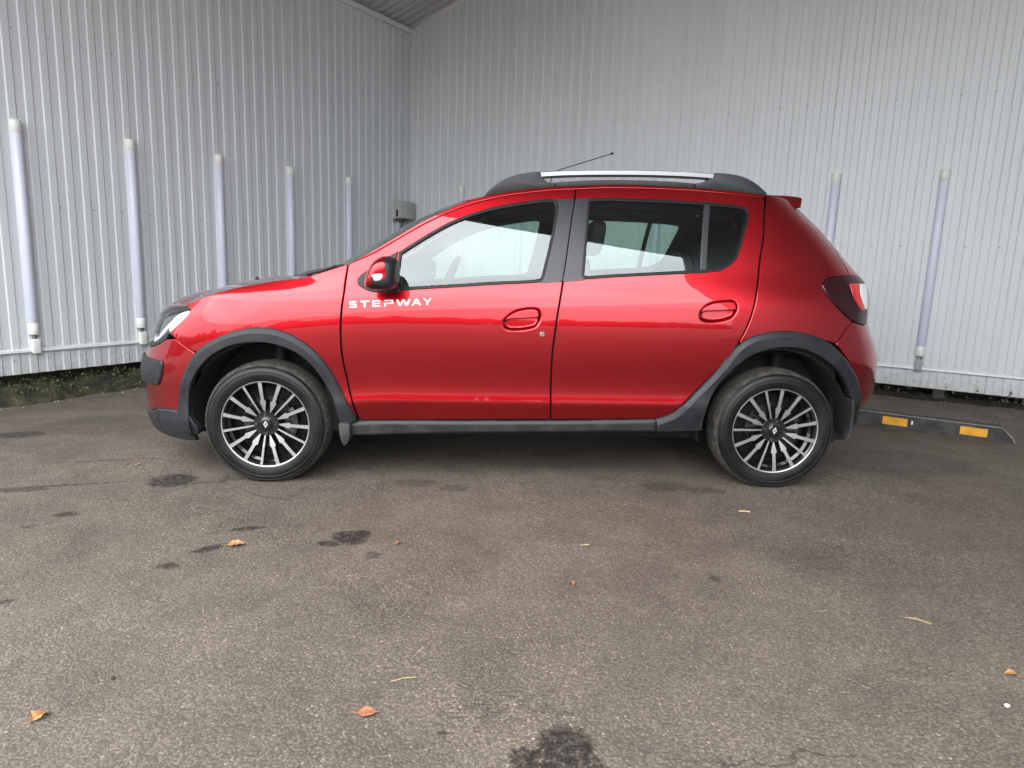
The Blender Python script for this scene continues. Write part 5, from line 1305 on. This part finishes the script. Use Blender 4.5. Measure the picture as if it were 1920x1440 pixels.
rsb = empty('rear_bench', (2.42, YC, 0), parent=car)
mb = MB(); blob(mb, (-.27, 0, .56), (.27, .60, .08)); mb.obj('seat_cushion', it, rsb, smooth=True)
mb = MB(); blob(mb, (0, 0, .82), (.07, .60, .235), shear=.3); mb.obj('seat_back', it, rsb, smooth=True)
for y in (-.36, .36):
    mb = MB(); blob(mb, (.10, y, 1.055), (.04, .11, .05), .6); mb.obj('headrest', it, rsb, smooth=True)
mb = MB(); blob(mb, (.52, YC, .90), (.20, .66, .13), .5); mb.obj('dashboard', it, car, smooth=True)
mb = MB(); cxw, czw = .86, .98
mb.tube([(cxw+.185*math.sin(a)*.42, .50+.185*math.cos(a), czw+.185*math.sin(a)*.9) for a in [2*math.pi*k/32 for k in range(33)]], .015, 8, caps=False)
mb.tube([(cxw, .33, czw), (cxw, .67, czw)], .018, 6); mb.tube([(cxw, .5, czw), (.66, .5, .90)], .03, 8)
mb.obj('steering_wheel', it, car, smooth=True)
mb = MB(); mb.box(.78, .80, YC-.11, YC+.11, 1.335, 1.395); mb.obj('interior_mirror', MT['interior'], car, bev=.01)
mb = MB(); mb.box(2.55, 3.0, .26, 2*YC-.26, .98, 1.0); mb.obj('parcel_shelf', it, car)

# far side twins
for o in MIRROR:
    c = deep_copy(o, car); c.location = (o.location.x, 2*YC-o.location.y, o.location.z); c.scale = (1, -1, 1)
    for ch in list(c.children):
        if ch.name.split('.')[0] in ('lettering', 'lock_barrel', 'keyhole'):
            for g_ in list(ch.children): bpy.data.objects.remove(g_)
            bpy.data.objects.remove(ch)

# ------------------------------------------------------------------ litter on the asphalt
MT['leaf_a'] = noise_col(mat('dry_orange_leaf', (.55, .25, .07), .7), (.30, .13, .045), (.48, .26, .11), 60)
MT['leaf_b'] = noise_col(mat('dry_brown_leaf', (.32, .12, .06), .75), (.24, .085, .04), (.40, .17, .08), 60)
MT['twig'] = mat('pale_twig', (.50, .36, .20), .8); MT['bark'] = mat('dark_bark', (.03, .026, .022), .9); MT['pebble'] = mat('white_pebble', (.62, .60, .56), .8)
def leaf(x, y, L, W, rot, m, label, lobes=0, curl=.35, name='fallen_leaf', cat='leaf'):
    n_ = 15; up_, dn_ = [], []; v = []; f = []
    r2 = random.Random(int(x*1000)+int(y*77))
    for i in range(n_+1):
        t = i/n_; w = W*.5*math.sin(math.pi*t**.8)*(1+.0*t)
        if lobes: w *= .72+.38*abs(math.sin(math.pi*lobes*t))+r2.uniform(-.08, .08)
        xx = (t-.5)*L; h0 = .003+.010*curl*math.sin(math.pi*t*1.3)
        for s_ in (-1, -.5, 0, .5, 1):
            v.append((xx+.12*W*abs(s_)*(1 if lobes else 0), s_*w, h0+curl*W*.42*abs(s_)**1.6*(.6+.6*math.sin(3*t+s_))+r2.uniform(-.0008, .0008)))
    for i in range(n_):
        for j in range(4): f.append((i*5+j, i*5+j+1, (i+1)*5+j+1, (i+1)*5+j))
    root = empty(name, (x, y, gz(x, y)+.001), R(rot)); tag(root, label, cat, 'litter on the asphalt')
    mesh('blade', v, f, m, root, smooth=True)
    mb = MB(); mb.tube([(-L*.5, 0, .004), (-L*.62, .003, .003), (-L*.78, .009, .004)], [.0011, .0009, .0008], 5); mb.tube([(-L*.5, 0, .0045), (0, 0, .006+.01*curl), (L*.45, 0, .005)], [.0011, .0008, .0004], 5)
    mb.obj('stem', m, root)
leaf(-1.072, 2.524, .072, .046, 15, MT['leaf_a'], 'curled orange leaf beside the dark stains in front of the front wheel', 3, .4)
leaf(-1.136, 1.486, .042, .036, 70, MT['leaf_a'], 'small orange leaf near the bottom left corner of the photo', 2, .5)
leaf(-.333, 1.528, .052, .036, 10, MT['leaf_b'], 'flat reddish brown oval leaf at the bottom, left of the large oil stain', 0, .2)
leaf(1.446, 1.755, .032, .026, 160, MT['leaf_a'], 'small bright orange leaf at the right edge of the photo', 0, .3)
leaf(-.436, 2.571, .026, .018, 40, MT['leaf_b'], 'tiny pale brown leaf right of the dark blotch in front of the front door', 0, .4)
leaf(.238, 2.250, .034, .020, 100, MT['leaf_b'], 'tiny reddish leaf in the middle of the asphalt below the doors', 0, .6)
leaf(-2.02, 3.55, .028, .02, 30, MT['leaf_a'], 'tiny orange leaf on the asphalt left of the front bumper', 0, .4)
def twig(pts, r, m, label, name='twig', cat='twig'):
    o = MB(); 
    for P in pts: o.tube([(x, y, gz(x, y)+z) for x, y, z in P], r, 5)
    q = o.obj(name, m, None, smooth=True, ang=50); tag(q, label, cat, 'litter on the asphalt')
twig([[(1.080, 3.012, .004), (1.105, 3.010, .006), (1.130, 3.005, .004)]], .0035, MT['twig'], 'short pale seed twig on the asphalt in front of the rear wheel')
twig([[(1.318, 2.062, .003), (1.350, 2.050, .006), (1.385, 2.025, .003)], [(1.318, 2.062, .004), (1.352, 2.044, .004), (1.378, 2.020, .003)]], .0007, MT['twig'], 'pair of joined dry pine needles on the asphalt at the right')
twig([[(-.152, 1.462, .003), (-.142, 1.459, .006), (-.130, 1.460, .003)]], .0028, MT['bark'], 'short dark bark sliver at the bottom, left of the large oil stain')
twig([[(.300, 2.590, .002), (.318, 2.592, .004), (.336, 2.588, .005)], [(.318, 2.592, .004), (.335, 2.600, .004)]], .0014, MT['twig'], 'tiny pale forked twig on the asphalt below the front door')
twig([[(-.30, 1.66, .002), (-.27, 1.675, .004), (-.235, 1.682, .003)]], .0009, MT['twig'], 'thin dry grass stalk near the bottom centre of the photo')
mb = MB(); blob(mb, (0, 0, .004), (.0075, .006, .005), 1.0, 10, 8); q = mb.obj('pebble', MT['pebble'], None, smooth=True); q.location = (1.331, 1.61, gz(1.331, 1.61)); tag(q, 'white pebble on the asphalt near the right edge below the orange leaf', 'pebble', 'litter on the asphalt')
mb = MB(); blob(mb, (0, 0, .003), (.006, .005, .006), 1.0, 10, 8); q = mb.obj('pebble', MT['bark'], None, smooth=True); q.location = (-1.047, 1.648, gz(-1.047, 1.648)); tag(q, 'small black pebble on the asphalt at lower left above the small orange leaf', 'pebble', 'litter on the asphalt')
